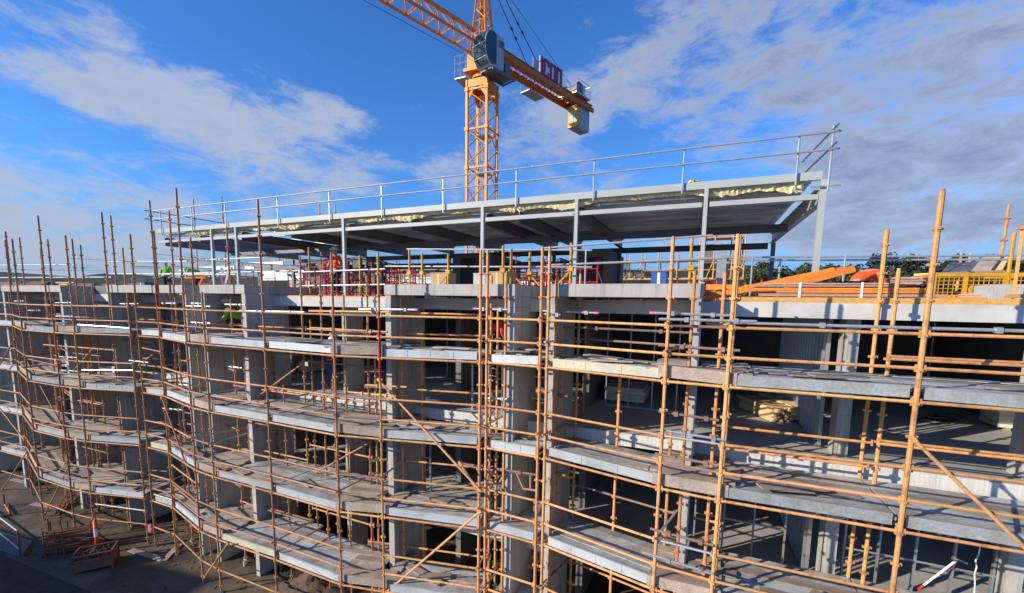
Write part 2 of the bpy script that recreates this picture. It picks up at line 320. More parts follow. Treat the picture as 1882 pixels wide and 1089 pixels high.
# ------------------------------------------------------------------ ground
g = MB(); g.v = [(-900, -300, 0), (900, -300, 0), (900, 1500, 0), (-900, 1500, 0)]; g.f = [(0, 1, 2, 3)]; g.mi = [0]; struct('ground', g, 'ground')
pa = [atz(-700, 990, 0.004), atz(0, 1017, .004), atz(165, 1087, .004), atz(420, 1250, .004), atz(300, 2200, .004), atz(-2500, 1500, .004)]
g = MB(); g.v = [(p.x, p.y, .006) for p in pa]; g.f = [tuple(range(len(pa)))[::-1]]; g.mi = [0]; struct('road', g, 'road')
g = MB(); p = [atz(-120, 945, 0), atz(60, 1000, 0), atz(42, 1024, 0), atz(-160, 962, 0)]
g.prism([(q.x, q.y, 0.0) for q in p], (0, 0, .14)); struct('kerb_slab', g, 'concrete_dark')
# far ground rise behind the site
g = MB(); nx = 40
for j, (Yd, hz) in enumerate(((100, 0.02), (125, 10), (160, 18.6), (200, 23), (320, 21), (700, 0.02))):
    for i in range(nx+1):
        a = -1.6+3.2*i/nx; xx = Yd*a*1.15
        k = max(0, min(1, (i/nx-.42)*5)); k2 = .82+.36*k
        g.v.append((xx, Yd+3*math.sin(i*1.3+j), hz*k2*(1+.06*math.sin(i*2.1+j*1.7)) if hz > 1 else hz))
for j in range(5):
    for i in range(nx): o = j*(nx+1)+i; g.f.append((o, o+1, o+nx+2, o+nx+1)); g.mi.append(0)
struct('hills', g, 'grass_far')

# ------------------------------------------------------------------ concrete building
bl = thing('concrete_building', 'long grey concrete apartment building frame under construction behind the scaffold', 'building', B(-10, 9, 0))
S0, S1 = -44., 16.
ROOF, FL2, FL3, T = 9.2, 6.15, 3.05, .3
def px_s(x, n=9.0, y=523): return spx(x, n, y)
fins_x = (1285,)
fins = [px_s(1285), px_s(1018), px_s(940), px_s(712.5), px_s(446), px_s(371), px_s(337), px_s(199), px_s(109.5), px_s(4), px_s(-60), px_s(-170)]
for z in (ROOF, FL2, FL3):
    MB().bb(S0, S1, 10.0, 34, z-T, z).build('floor_slab' if z < 9 else 'roof_slab', 'concrete_floor' if z < 9 else 'concrete', bl)
# slab edge faces with drips: pale edge strip set proud
for z in (ROOF, FL2, FL3):
    MB().bb(S0, S1, 9.985, 9.998, z-T+.0, z-.003).build('slab_edge', 'slab_drip' if z == FL2 else 'slab_face', bl)
for i, s in enumerate(fins):
    hw = .085
    MB().bb(s-hw, s+hw, 9.0, 10.5, 0, 9.25).build('wall_fin', 'concrete', bl)
pairs = [(1, 0), (3, 2), (5, 4), (7, 6), (9, 8), (11, 10)]
for a, b in pairs:
    s0, s1 = fins[a]-.095, fins[b]+.095
    MB().bb(s0, s1, 8.975, 11.9, 9.255, 9.52).build('parapet_slab', 'concrete', bl)
    # partial rear panel inside the framed bay
    wv = s1-s0
    for z0, z1 in ((FL2+.002, ROOF-T-.002), (FL3+.002, FL2-T-.002), (0.01, FL3-T-.002)):
        if a not in (1, 3):
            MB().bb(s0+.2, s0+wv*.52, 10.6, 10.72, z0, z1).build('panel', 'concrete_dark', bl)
# interior columns
for x, y, z in ((1544, 831, FL2), (636, 717, FL2), (1535, 1052, FL3), (965, 760, FL2), (148, 620, FL2), (1893, 880, FL2)):
    s = atn(x, y, 10.36).dot(SD); cw_ = .085 if x == 636 else .115; cd_ = .75 if x == 636 else .42
    for z0, z1 in ((FL2, ROOF-T), (FL3, FL2-T), (0, FL3-T)):
        if abs(x-1535) < 1 or (x == 1893 and z0 == FL2 and False): continue
        MB().bb(s-cw_, s+cw_, 10.35, 10.35+cd_, z0+.002, z1-.002).build('column', 'concrete', bl)
# cross walls and rear wall
for s in [fins[1], fins[3]+.2, fins[5], fins[7], fins[9], 7.4]:
    for z0, z1 in ((FL2, ROOF-T), (FL3, FL2-T), (0, FL3-T)):
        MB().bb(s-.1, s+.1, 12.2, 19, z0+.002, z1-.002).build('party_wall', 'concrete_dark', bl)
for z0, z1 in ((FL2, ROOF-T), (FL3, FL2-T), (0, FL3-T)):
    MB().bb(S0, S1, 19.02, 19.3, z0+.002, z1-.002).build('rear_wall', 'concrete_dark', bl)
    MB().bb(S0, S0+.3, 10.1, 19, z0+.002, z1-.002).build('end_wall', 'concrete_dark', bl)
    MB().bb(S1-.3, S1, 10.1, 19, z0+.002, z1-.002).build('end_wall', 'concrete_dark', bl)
# steel studs standing in the openings
def stud_wall(s0, s1, n, z0, z1, step, label, rail=True, ends=False):
    t = thing('stud_wall', label, 'stud wall', B((s0+s1)/2, n, z0), 'steel stud walls inside the building')
    MB().bb(s0, s1, n-.04, n+.04, z0+.004, z0+.05).build('bottom_track', 'stud', t); MB().bb(s0, s1, n-.04, n+.04, z1-.05, z1-.004).build('top_track', 'stud', t)
    k = int((s1-s0)/step)
    for i in range(k+1):
        s = s0+.02+(s1-s0-.04)*i/max(1, k); MB().bb(s-.018, s+.018, n-.036, n+.036, z0+.052, z1-.052).build('stud', 'stud', t)
    if rail: MB().bb(s0, s1, n-.039, n-.037, z0+1.1, z0+1.14).build('noggin', 'stud', t)
sb = px_s
def stud_wall_n(s, n0, n1, z0, z1, step, label):
    t = thing('stud_wall', label, 'stud wall', B(s, n0, z0), 'steel stud walls inside the building')
    MB().bb(s-.04, s+.04, n0, n1, z0+.004, z0+.05).build('bottom_track', 'stud', t); MB().bb(s-.04, s+.04, n0, n1, z1-.05, z1-.004).build('top_track', 'stud', t)
    k = int((n1-n0)/step)
    for i in range(k+1): n = n0+.03+(n1-n0-.06)*i/k; MB().bb(s-.036, s+.036, n-.02, n+.02, z0+.052, z1-.052).build('stud', 'stud', t)
sc_ = atn(1530, 831, 10.36).dot(SD)-.12
stud_wall_n(sc_, 10.9, 16.5, FL2, ROOF-T, .3, 'long receding row of steel studs left of the pale column on the upper right floor')
stud_wall_n(sc_, 10.9, 14.5, FL3, FL2-T, .3, 'receding row of steel studs left of the column on the lower right floor')
stud_wall(.2+fins[0], 2.1+fins[0], 10.9, FL3, FL2-T, .62, 'wide-set steel studs on the lower floor left of the lower right column')
stud_wall(3.0, 5.9, 10.6, FL3, FL2-T, .55, 'wide-set dark steel studs at the bottom right with barrier tape')
stud_wall(fins[2]+.2, fins[1]-.2, 11.2, FL2, ROOF-T, .5, 'steel studs in the narrow gap between the two middle fins, upper floor')
stud_wall(fins[2]+.2, fins[1]-.2, 11.2, FL3, FL2-T, .5, 'steel studs in the narrow gap between the two middle fins, lower floor')
stud_wall(fins[3]-3.2, fins[3]-.2, 11.2, FL3, FL2-T, .42, 'steel stud frame with a low rail left of the middle concrete fin, lower floor')
stud_wall(fins[7]+2.6, fins[6]-.3, 11.0, FL2, ROOF-T, .4, 'steel studs inside the second framed bay from the left, upper floor')
stud_wall(fins[7]-2.6, fins[7]-.3, 11.0, FL3, FL2-T, .35, 'pale studs in the recess beside the second framed bay, lower floor')
stud_wall(fins[8]+.4, fins[7]-1.2, 11.6, FL2, ROOF-T, .4, 'dark studs in the left recess, upper floor')
stud_wall(fins[3]+1.2, fins[2]-.3, 12.4, FL2, ROOF-T, .45, 'steel studs deep inside the middle framed bay, upper floor')
stud_wall(fins[1]+.5, fins[0]-.4, 12.6, FL2, ROOF-T, .5, 'steel studs deep inside the framed bay right of centre')

# ------------------------------------------------------------------ scaffold
P = {'b': (5.93, 6.24), 'a': (3.63, 7.20), 'c': (2.75, 7.66), 'd': (.75, 9.13), 'e': (-.72, 9.75), 'f': (-3.15, 10.26), 'f2': (-4.33, 10.50), 'g': (-6.62, 11.55),
     'h': (-8.92, 12.54), 'h2': (-9.82, 13.02), 'i': (-11.85, 14.53), 'j': (-12.99, 15.02), 'j2': (-13.41, 15.19), 'k': (-15.74, 15.56), 'm': (-16.80, 15.87), 'l2': (-19.02, 16.79), 'l': (-21.9, 18.98),
     'b2': (8.19, 5.30), 'z': (-24.3, 19.9)}
q = atz(984.6, 998.4, nz(10)); P['d2'] = (q.x, q.y)
q = atz(891.8, 972.5, nz(10)); P['e2'] = (q.x, q.y)
TOP = dict(b=352, a=434, c=438, d=456, d2=456, e2=462, e=462, f=466, f2=466, g=368, h=536, h2=347, i=370, j=432, j2=539, k=434, m=538, l2=440, l=538)
def tube_post(XY, ztop, zb=0., cols=None, nodes=True, red=None):
    mb = MB(); x, y = XY; rad = .036 if y < 7 else .033 if y < 10 else .029
    mb.tube((x, y, zb+.05), (x, y, ztop), rad, 8)
    if ztop > 9.5: mb.tube((x, y, ztop-.12), (x, y, ztop+.04), rad*.8, 8)
    k = 25
    if nodes:
        ang = BA + random.uniform(-.1, .1); c, s = math.cos(ang), math.sin(ang)
        for kk in range(-9, 18):
            z = nz(kk)-.02
            if z > ztop-.1 or z < zb+.12: continue
            mb.box((x, y, z), (.068*c, -.068*s, 0), (.02*s, .02*c, 0), (0, 0, .02)); mb.box((x, y, z+.001), (.02*c, -.02*s, 0), (.060*s, .060*c, 0), (0, 0, .018))
            mb.tube((x, y, z-.035), (x, y, z-.022), rad+.008, 8)
    return mb
def add_standard(XY, ytop, parent, zb=0., mt='tube', red=False, yref=None):
    zt = zpix(XY[0], XY[1], ytop)
    if mt == 'tube' and XY[0] < -4: mt = 'tube_old'
    o = tube_post(XY, zt, zb).build('standard', mt, parent, smooth=False)
    if zb == 0.:
        mb = MB(); mb.box((XY[0], XY[1], .012), (.075, 0, 0), (0, .075, 0), (0, 0, .010)); mb.tube((XY[0], XY[1], .02), (XY[0], XY[1], .3), .016, 6); mb.tube((XY[0], XY[1], .2), (XY[0], XY[1], .23), .04, 6)
        mb.build('base_jack', 'dark_steel', o)
    if red:
        mb = MB(); z0, z1 = red; mb.tube((XY[0], XY[1], z0), (XY[0], XY[1], z1), .0345 if XY[1] > 10 else .037, 8); mb.build('red_sleeve', 'tube_red', o)
    return o
def rail(name, A, Bp, z, parent, mt='tube', r=.025, dz=0.):
    if mt == 'tube' and A[0] < -4: mt = 'tube_old'
    a = Vector((A[0], A[1], z)); b = Vector((Bp[0], Bp[1], z+dz)); d = (b-a).normalized()
    mb = MB(); mb.tube(a+d*.055, b-d*.055, r, 8)
    for p in (a+d*.05, b-d*.05): mb.box(p, d*.012, Vector((-d.y, d.x, 0))*.016, (0, 0, .055))
    return mb.build(name, mt, parent)
def inside(A, Bp):
    "unit vector from outer line to the building"
    d = Vector((Bp[0]-A[0], Bp[1]-A[1], 0)).normalized(); q = Vector((-d.y, d.x, 0))
    return d, (q if q.dot(ND) > 0 else -q)
finspans = [(s-.13, s+.13) for s in fins]
def clip_plank(a, b):
    "split a plank segment where it would run through a concrete fin"
    if max(a.dot(ND), b.dot(ND))+.12 < 8.97: return [(a, b)]
    sa, sb_ = a.dot(SD), b.dot(SD)
    if sa > sb_: a, b, sa, sb_ = b, a, sb_, sa
    segs = [(0., 1.)]
    for f0, f1 in finspans:
        t0, t1 = (f0-sa)/(sb_-sa), (f1-sa)/(sb_-sa); nw = []
        for u, v in segs:
            if t1 <= u or t0 >= v: nw.append((u, v)); continue
            if t0 > u: nw.append((u, t0))
            if t1 < v: nw.append((t1, v))
        segs = nw
    return [(a.lerp(b, u), a.lerp(b, v)) for u, v in segs if (v-u)*(b-a).length > .15]
def deck(A, Bp, z, parent, kind, rr, nlim=9.93, lap=0.):
    d, q = inside(A, Bp); a0 = Vector((A[0], A[1], 0)); b0 = Vector((Bp[0], Bp[1], 0))
    mb = MB(); w_ = .232; k = 0; off = .10
    while True:
        pa_, pb_ = a0+q*(off+w_/2), b0+q*(off+w_/2)
        if max(pa_.dot(ND), pb_.dot(ND)) + w_/2 > nlim or k > 9: break
        timber = kind == 'timber' or (k >= 4 and rr.random() < .22)
        if kind == 'steel' and k > 5 and rr.random() < .12: off += w_+.006; k += 1; continue
        zt = z+.165 + (rr.uniform(0, .02)); e = lap*rr.uniform(.4, 1.8)
        for u, v in clip_plank(pa_-d*(e if timber else -.02), pb_+d*(e if timber else -.02)):
            mb.m = 1 if timber else 0
            th = .036 if timber else .05; zz = zt+(.045 if timber and lap else 0)
            mb.box((u+v)/2+Vector((0, 0, zz-th/2)), (v-u)/2, q*(w_/2-.004), (0, 0, th/2))
        off += w_+.004; k += 1
    # a few loose boards lying on the deck
    if kind == 'steel' and rr.random() < .8:
        for _ in range(rr.randint(1, 4)):
            t = rr.uniform(.2, .8); c = a0.lerp(b0, t)+q*rr.uniform(.3, .75); an = rr.uniform(-.5, .5); dd = (d*math.cos(an)+q*math.sin(an))
            mb.m = 1; mb.box(c+Vector((0, 0, z+.20+.032*_)), dd*rr.uniform(.3, .62), Vector((-dd.y, dd.x, 0))*.11, (0, 0, .014))
    o = mb.build('deck', ['steel_deck', 'timber'], parent)
    # toe board
    t = MB(); zc = z+.115
    if kind == 'timber':
        lo = rr.uniform(-.05, .03)
        t.box((a0+b0)/2+q*.075+Vector((0, 0, zc+.04)), (b0-a0)/2+d*.14+Vector((0, 0, lo)), q*.017, (0, 0, .108))
        t.build('toe_board', 'timber', o)
    else:
        zc += rr.uniform(-.02, .03); c = (a0+b0)/2+q*.07+Vector((0, 0, zc)); hl = (b0-a0)/2-d*rr.uniform(.05, .11)+Vector((0, 0, rr.uniform(-.018, .018)))
        t.box(c, hl, q*.012, (0, 0, .085)); t.box(c+Vector((0, 0, .083))+q*.02, hl, q*.03, (0, 0, .006)); t.box(c-Vector((0, 0, .083))-q*.012, hl, q*.012, (0, 0, .006))
        n = rr.choice((0, 0, 0, 2, 3))
        for i in range(n): t.box(c+hl*(-1+2*(i+1)/(n+1))-q*.015, d*.008, q*.004, (0, 0, .08))
        t.build('toe_board', 'galv_toe_dull' if A[0] > 5 else 'galv_toe_yellow' if rr.random() < .07 else 'galv_toe_dull' if rr.random() < .15 else 'galv_toe', o)
    return o
BAYS = [  # right post, left post, kind, owns right post, label
 ('b2', 'b', 'steel', 0, 'scaffold bay cut off by the right picture edge, crossed by a long orange brace'),
 ('b', 'a', 'steel', 1, 'wide scaffold bay near the right edge, in front of the timber stack and pale column'),
 ('a', 'c', 'timber', 1, 'narrow scaffold bay with weathered timber toe boards in front of the right-hand concrete fin'),
 ('c', 'd', 'steel', 1, 'scaffold bay in front of the framed opening right of centre'),
 ('d2', 'e2', 'steel', 1, 'short scaffold bay between the two doubled poles'),
 ('e', 'f', 'steel', 1, 'scaffold bay left of centre with two long diagonal braces and a red painted pole'),
 ('f', 'f2', 'timber', 1, 'narrow scaffold bay with timber boards just left of the red painted pole'),
 ('f2', 'g', 'steel', 1, 'scaffold bay in front of the recess with the red shoring frames'),
 ('g', 'h', 'steel', 1, 'scaffold bay in front of the third framed opening where the lime shirted worker crouches'),
 ('h', 'h2', 'timber', 1, 'narrow timber-boarded scaffold bay beside the tallest pole left of the canopy'),
 ('h2', 'i', 'steel', 1, 'steeply receding scaffold bay below the left end of the steel canopy'),
 ('i', 'j', 'steel', 1, 'short scaffold bay just left of the doubled poles under the canopy end'),
 ('j2', 'k', 'steel', 1, 'scaffold bay above the orange and white bollard, its lowest toe board perforated'),
 ('k', 'm', 'timber', 1, 'narrow scaffold bay with sloping timber boards left of the bollard'),
 ('m', 'l2', 'steel', 1, 'scaffold bay near the left edge crossed by a long diagonal brace'),
 ('l2', 'l', 'timber', 1, 'narrow timber-boarded scaffold bay next to the left edge'),
 ('l', 'z', 'steel', 1, 'scaffold bay cut off by the left edge of the picture'),
]
bays = {}; owned = set()
REDP = {'f': (nz(3.1), nz(-.2)), 'i': (nz(.2), nz(-1.6)), 'm': None, 'g': None}
for (ra, lb, kind, own, label) in BAYS:
    A, Bq = P[ra], P[lb]; rr = random.Random(ra+lb)
    t = thing('scaffold_bay', label, 'scaffold', ((A[0]+Bq[0])/2, (A[1]+Bq[1])/2, 0), 'scaffold bays along the building')
    bays[ra+lb] = t
    for pn in (ra, lb):
        if pn in owned or pn in ('b2', 'z'): continue
        if pn in P and pn in TOP:
            owned.add(pn); add_standard(P[pn], TOP[pn], t, red=REDP.get(pn))
    d, q = inside(A, Bq)
    for lv in range(4):
        z = nz(2+4*lv)
        deck(A, Bq, z, t, kind, rr, lap=.22 if kind == 'timber' else 0.)
        rail('ledger', A, Bq, z, t)
        rail('guard_rail', A, Bq, nz(4*lv), t, 'galv' if (ra+lb, lv) in (('ac', 1), ('ac', 2), ('ac', 3)) else 'tube_brown' if (kind == 'timber' and rr.random() < .5) else 'tube')
        rail('mid_rail', A, Bq, nz(4*lv+1), t, 'tube_brown' if kind == 'timber' and rr.random() < .6 else 'tube')
        ia = Vector((A[0], A[1], 0))+q*1.27; ib = Vector((Bq[0], Bq[1], 0))+q*1.27
        for u, v in clip_plank(ia, ib):
            if (v-u).length > .5:
                if rr.random() < .8: rail('inner_rail', (u.x, u.y), (v.x, v.y), nz(4*lv+rr.choice((0, 1))), t, 'tube_brown' if rr.random() < .3 else 'tube')
                rail('inner_ledger', (u.x, u.y), (v.x, v.y), z+.02, t)
                if rr.random() < .5: rail('inner_rail', (u.x+q.x*.06, u.y+q.y*.06), (v.x+q.x*.06, v.y+q.y*.06), nz(4*lv+rr.choice((0, 1, 3)))+.04, t, 'tube_brown' if rr.random() < .4 else 'tube')
        for pn, pp in ((lb, Bq), (ra, A)):
            if pn in ('b2', 'z') or (kind == 'timber' and pn == ra): continue
            p0 = Vector((pp[0], pp[1], z+.045)); mb = MB(); mb.tube(p0+q*.04, p0+q*min(1.27, (9.9-p0.dot(ND))/max(.3, q.dot(ND))), .024, 8); mb.build('transom', 'tube' if pp[0] > -4 else 'tube_old', t)
    rail('ledger', A, Bq, nz(16), t)
    if kind == 'steel' and A[0] < 3:      # inner standards of the bay and guard-height transoms
        for tt_ in ((.05, .38, .72) if A[0] < -4 else (.08, .55)):
            v = Vector((A[0], A[1], 0)).lerp(Vector((Bq[0], Bq[1], 0)), tt_)+q*(1.27+rr.choice((0, 0, .35)))
            if any(f0-.05 < v.dot(SD) < f1+.05 for f0, f1 in finspans) and v.dot(ND) > 8.9: continue
            if v.dot(ND) > 9.85: continue
            zt = nz(rr.choice((-1, -1.5, .5, 2.5, 4.5))); tube_post((v.x, v.y), zt, 0.).build('standard', 'tube_old' if A[0] < -4 else 'tube', t)
        for lv in range(4):
            if rr.random() < .45: rail('ledger', (A[0]+q.x*.05, A[1]+q.y*.05), (Bq[0]+q.x*.05, Bq[1]+q.y*.05), nz(4*lv+rr.choice((3, 1.5, .5))), t, rr.choice(('tube_brown', 'tube', 'galv')), dz=rr.uniform(-.12, .12))
            if rr.random() < .5: rail('inner_ledger', (A[0]+q.x*1.1, A[1]+q.y*1.1), (Bq[0]+q.x*1.1, Bq[1]+q.y*1.1), nz(4*lv+rr.choice((3, 2.5))), t, rr.choice(('tube_brown', 'tube')), dz=rr.uniform(-.15, .15)) if A[0] < -4 else None
            for pp in (A, Bq):
                if rr.random() < .6:
                    p0 = Vector((pp[0], pp[1], nz(4*lv+rr.choice((0, 1)))+.05)); mb = MB(); mb.tube(p0-q*.12, p0+q*min(1.35, (9.9-p0.dot(ND))/max(.3, q.dot(ND))), .023, 8); mb.build('transom', 'galv' if rr.random() < .4 else 'tube_old', t)
        if rr.random() < .8 and A[0] < -4:
            k0 = rr.choice((3, 7, 11)); v0 = Vector((A[0], A[1], nz(k0)))+q*1.2; v1 = Vector((Bq[0], Bq[1], nz(k0+3)))+q*1.2; mb = MB(); mb.tube(v0, v1, .024, 8); mb.build('brace', 'tube_old', t)
def bay_at(p):
    return min(bays.values(), key=lambda o: (Vector(WL[o.name]).xy-Vector((p.x, p.y))).length)
# inner standards: pixel x at pixel y, top pixel y, depth n
INNER = [(1615, 816, 497, 9.55), (1592, 765, 425, 9.85), (1326, 600, 504, 8.62), (1355.5, 500, 436, 8.3), (1271, 600, 502, 8.82), (1063, 625, 506, 9.85), (1022, 560, 505, 8.85), (930, 560, 507, 8.9), (903, 560, 507, 9.3), (915, 600, 571, 9.6),
         (737, 600, 507, 9.25), (676, 600, 508, 9.3), (591, 600, 508, 9.2), (556, 600, 471, 9.6), (427, 600, 419, 9.3), (361, 600, 438, 8.9), (326, 600, 389, 9.25), (318, 600, 520, 8.9), (296, 600, 426, 8.75),
         (214, 520, 397, 9.35), (200, 540, 391, 8.9), (148, 600, 440, 9.2), (162, 600, 451, 9.4), (87, 560, 397, 8.9), (83, 540, 456, 9.3), (100, 560, 441, 9.4), (46, 530, 437, 9.3), (22, 530, 426, 9.3), (30, 620, 442, 8.9), (258, 640, 540, 9.3), (1030, 640, 570, 9.3), (775, 640, 600, 9.75), (690, 700, 640, 9.3), (500, 700, 640, 9.5)]
for x, y, yt, n in INNER:
    p = atn(x, y, n); o = add_standard((p.x, p.y), yt, bay_at(p))
    if x == 1592: zt = zpix(p.x, p.y, yt); MB().tube((p.x, p.y, zt-.9), (p.x, p.y, zt+.02), .037, 8).build('perforated_sleeve', 'lvl_yellow', o)
# diagonal braces
for (x0, y0, x1, y1, n) in ((696, 698, 881, 899, 8.35), (706, 1092, 882, 940, 8.35), (1678, 806, 1990, 1110, 7.98), (47, 657, 118, 789, 8.1), (298, 731, 358, 898, 8.3), (27, 623, -30, 720, 8.5), (-20, 725, 45, 808, 8.5), (49, 831, 5, 898, 8.4),
                            (127, 855, 82, 946, 8.0), (419, 998, 377, 1059, 7.85), (846, 850, 879, 905, 8.6), (1120, 700, 1123, 790, 9.6)):
    a, b = atn(x0, y0, n), atn(x1, y1, n)
    if x0 == 1120: continue
    mb = MB(); mb.tube(a, b, .027, 8); dd = (b-a).normalized()
    for p in (a, b): mb.box(p, dd*.05, ND*.03, dd.cross(ND)*.03)
    mb.build('brace', 'tube' if a.x > -4 else 'tube_old', bay_at((a+b)/2))
# loose galvanised and brown tubes clamped across the poles
SIL = [(1194, 574.5, 1341, 579.5, 8.3, 1), (1211, 586, 1391, 590.5, 7.95, 0), (1351, 593, 1990, 611, 8.15, 0), (870, 567, 933, 569, 8.8, 1), (995, 571, 1100, 575, 9.2, 2), (1000, 577, 1030, 578.5, 8.8, 0), (660, 568, 768, 569, 8.6, 2),
       (616, 573, 706, 576, 8.7, 0), (440, 571, 560, 573, 8.7, 0), (414, 559, 451, 560, 8.6, 0), (221, 558, 255, 558, 8.9, 0), (293, 557, 323, 557, 8.8, 0), (342, 562, 387, 563, 8.4, 0), (352, 557, 370, 557.5, 8.8, 0), (352, 592, 387, 594, 8.4, 0),
       (102, 556, 133, 556, 8.5, 0), (103, 581, 136, 581, 8.5, 0), (27, 553, 44, 553, 8.6, 0), (52, 570, 74, 570, 8.9, 0), (238, 662, 273, 666, 8.4, 0), (110, 655, 142, 657, 8.1, 0), (114, 680, 143, 682, 8.1, 0),
       (1224, 791, 1334, 809, 8.0, 0), (892, 731, 932, 733, 8.9, 0), (1194, 1018, 1311, 1055, 7.95, 0), (330, 706, 352, 708, 8.4, 0), (300, 750, 335, 753, 8.8, 0), (420, 673, 445, 676, 8.8, 0), (1019, 869, 1052, 877, 9.2, 3), (570, 602, 712, 610, 8.5, 4), (568, 571, 716, 573, 8.6, 4),
       (672, 707, 748, 711, 8.7, 4), (640, 720, 728, 728, 8.5, 4), (1031, 600, 1266, 611, 9.5, 5), (1210, 634, 1360, 644, 8.3, 5), (1018, 725, 1064, 731, 9.2, 5), (1210, 755.6, 1321, 772, 8.2, 5), (1204, 833, 1321, 855, 8.1, 5), (1195, 971, 1311, 1002, 8.0, 5), (846, 851, 985, 872, 8.9, 5), (250, 682, 290, 686, 8.9, 4),
       (80, 633, 210, 643, 8.6, 4), (240, 1010, 1, 985, 7.7, 9)]
for (x0, y0, x1, y1, n, k) in SIL:
    if k == 9: continue
    a, b = atn(x0, y0, n), atn(x1, y1, n); mid = (a+b)/2; bb_ = bay_at(mid)
    mb = MB(); mb.tube(a, b, .0242, 8)
    for tt in (.3, .8): mb.box(a.lerp(b, tt), (b-a).normalized()*.035, ND*.04, (0, 0, .04))
    o = mb.build('tube', 'galv' if k <= 2 else 'yellow' if k == 3 else 'tube' if k == 4 else 'tube_brown', bb_)
    if k in (1, 2):
        mb = MB(); e, dd = (a, (b-a).normalized()) if k == 1 else (b, (a-b).normalized()); mb.tube(e+dd*.002, e+dd*.10, .0252, 8); mb.tube(e+dd*.28, e+dd*.36, .0252, 8); mb.build('pink_end', 'pink', o)
# tubular hop-up brackets lying across the central bays
for pts in (((842, 853), (985, 873)), ((850, 860), (868, 884), (882, 902)), ((900, 858), (896, 884), (915, 890), (930, 868)), ((950, 870), (962, 898), (985, 901)), ((975, 872), (975, 898)), ((905, 856), (905, 875))):
    pp = [atn(x, y, 8.95) for x, y in pts]; MB().path(pp, .024, 8).build('bracket', 'timber_pink', bay_at(pp[0]))
# red-and-white tape tied to poles
for x, y, n in ((275, 970, 8.2), (197, 813, 8.6)):
    p = atn(x, y, n); mb = MB(); mb.box(p, (.05, 0, .01), (0, .02, 0), (0.01, 0, .14)); mb.box(p+Vector((.05, 0, -.08)), (.02, 0, .02), (0, .02, 0), (0.03, 0, .1))
    tag(mb.build('warning_tape', 'pink'), 'pink and red warning tape knotted round a pole above the ground' if x == 275 else 'small pink tape flapping from a pole two lifts up at the left', 'tape')

# ------------------------------------------------------------------ steel canopy over the roof deck
NC = 10.6
def cz(x, y): return atn(x, y, NC).z
zt_ = (cz(1507, 315)+cz(888, 369)+cz(600, 395))/3; zfb = zt_-.155
zl0 = (cz(1485, 357.8)+cz(637, 417.8))/2
can = thing('steel_canopy', 'long grey steel canopy roof standing on thin columns above the concrete deck', 'canopy', B(-6, NC, ROOF))
sR = atn(1510, 330, NC).dot(SD); sL = atn(290, 428, NC).dot(SD)
MB().bb(sL, sR, NC-.04, NC+.04, zfb, zt_).build('fascia_beam', 'beam_paint', can)
cols_x = [1502, 1292, 1058.5, 888, 634, 437, 392]
cs = [atn(x, 450, NC+.02).dot(SD) for x in cols_x]
for a, b in zip(cs, cs[1:]):
    if b < a-.9: MB().bb(b+.07, a-.07, NC-.02, NC+.06, zl0-.10, zl0).build('lower_beam', 'beam_paint', can)
MB().bb(sL, cs[-1]-.05, NC+.0, NC+.08, zl0-.09, zl0).build('lower_beam', 'beam_paint', can)
for i, s in enumerate(cs):
    zb = 9.521 if i in (1, 2, 3, 5, 6) else ROOF
    mb = MB(); w3 = .055 if i == 0 else .042; mb.bb(s-w3, s+w3, NC-.055, NC+.04, zb, zfb-.003); mb.bb(s-.13, s+.13, NC-.07, NC+.2, zb, zb+.015); mb.build('column', 'beam_paint', can)
DEP = 17.2; sM = atn(432, 430, NC).dot(SD)-.1
MB().bb(sM, sR-.05, NC+.35, DEP, zt_-.02, zt_+.012).build('roof_sheet', 'roof_sheet', can)
ribs = MB(); n = NC+.45
while n < DEP: ribs.bb(sM, sR-.06, n, n+.03, zt_-.065, zt_-.021); n += .2
ribs.build('sheet_ribs', 'roof_sheet', can)
n = NC+.9
while n < DEP: mb = MB(); mb.bb(sL+.1, sR-.12, n-.03, n+.03, zfb-.0, zt_-.07); mb.build('purlin', 'roof_sheet', can); n += 1.15
for i, s in enumerate([cs[0]-.02, cs[1], cs[2], (cs[2]+cs[3])/2-.3, cs[3], (cs[3]+cs[4])/2, cs[4], (cs[4]+cs[5])/2, cs[5], (cs[5]+sL)/2, sL+.1]):
    MB().ibeam(B(s, NC+.18, zl0-.02), B(s, DEP, zl0+.06), .14, .33).build('rafter', 'dark_steel' if i else 'beam_paint', can)
    if i in (0, 2, 4, 6, 8, 10): MB().bb(s-.06, s+.06, DEP-.5, DEP-.38, ROOF, zl0-.15).build('column', 'dark_steel', can)
for n in (13.4, DEP-.1): MB().ibeam(B(sL, n, zl0-.20), B(sR-.1, n, zl0-.20), .12, .2).build('cross_beam', 'dark_steel', can)
# ragged insulation blanket hanging behind the fascia
mb = MB(); rr = random.Random(5); s = sL+1.6; rows_ = []
while s < sR-.25:
    h = .07+.09*max(0, math.sin(s*1.3)*.6+.5*math.sin(s*3.9+1)+.35)*rr.uniform(.6, 1.3)
    rows_.append([B(s, NC+.05+rr.uniform(0, .03), zfb+.03), B(s, NC+.045+rr.uniform(0, .05), zfb-h*.5), B(s, NC+.08+rr.uniform(0, .05), zfb-h), B(s, NC+.2, zfb-h+rr.uniform(.0, .03)), B(s, NC+.22, zfb+.03)]); s += rr.uniform(.035, .08)
for k_, r_ in enumerate(rows_):
    mb.v += [tuple(p) for p in r_]
    if k_:
        for q_ in range(4): a_ = (k_-1)*5+q_; mb.f.append((a_, a_+1, a_+6, a_+5)); mb.mi.append(0)
mb.build('insulation', 'insulation', can)
MB().bb(sL+.4, sR-.3, NC+.27, NC+.33, zfb-.12, zfb+.02).build('foil_edge', 'foil', can)
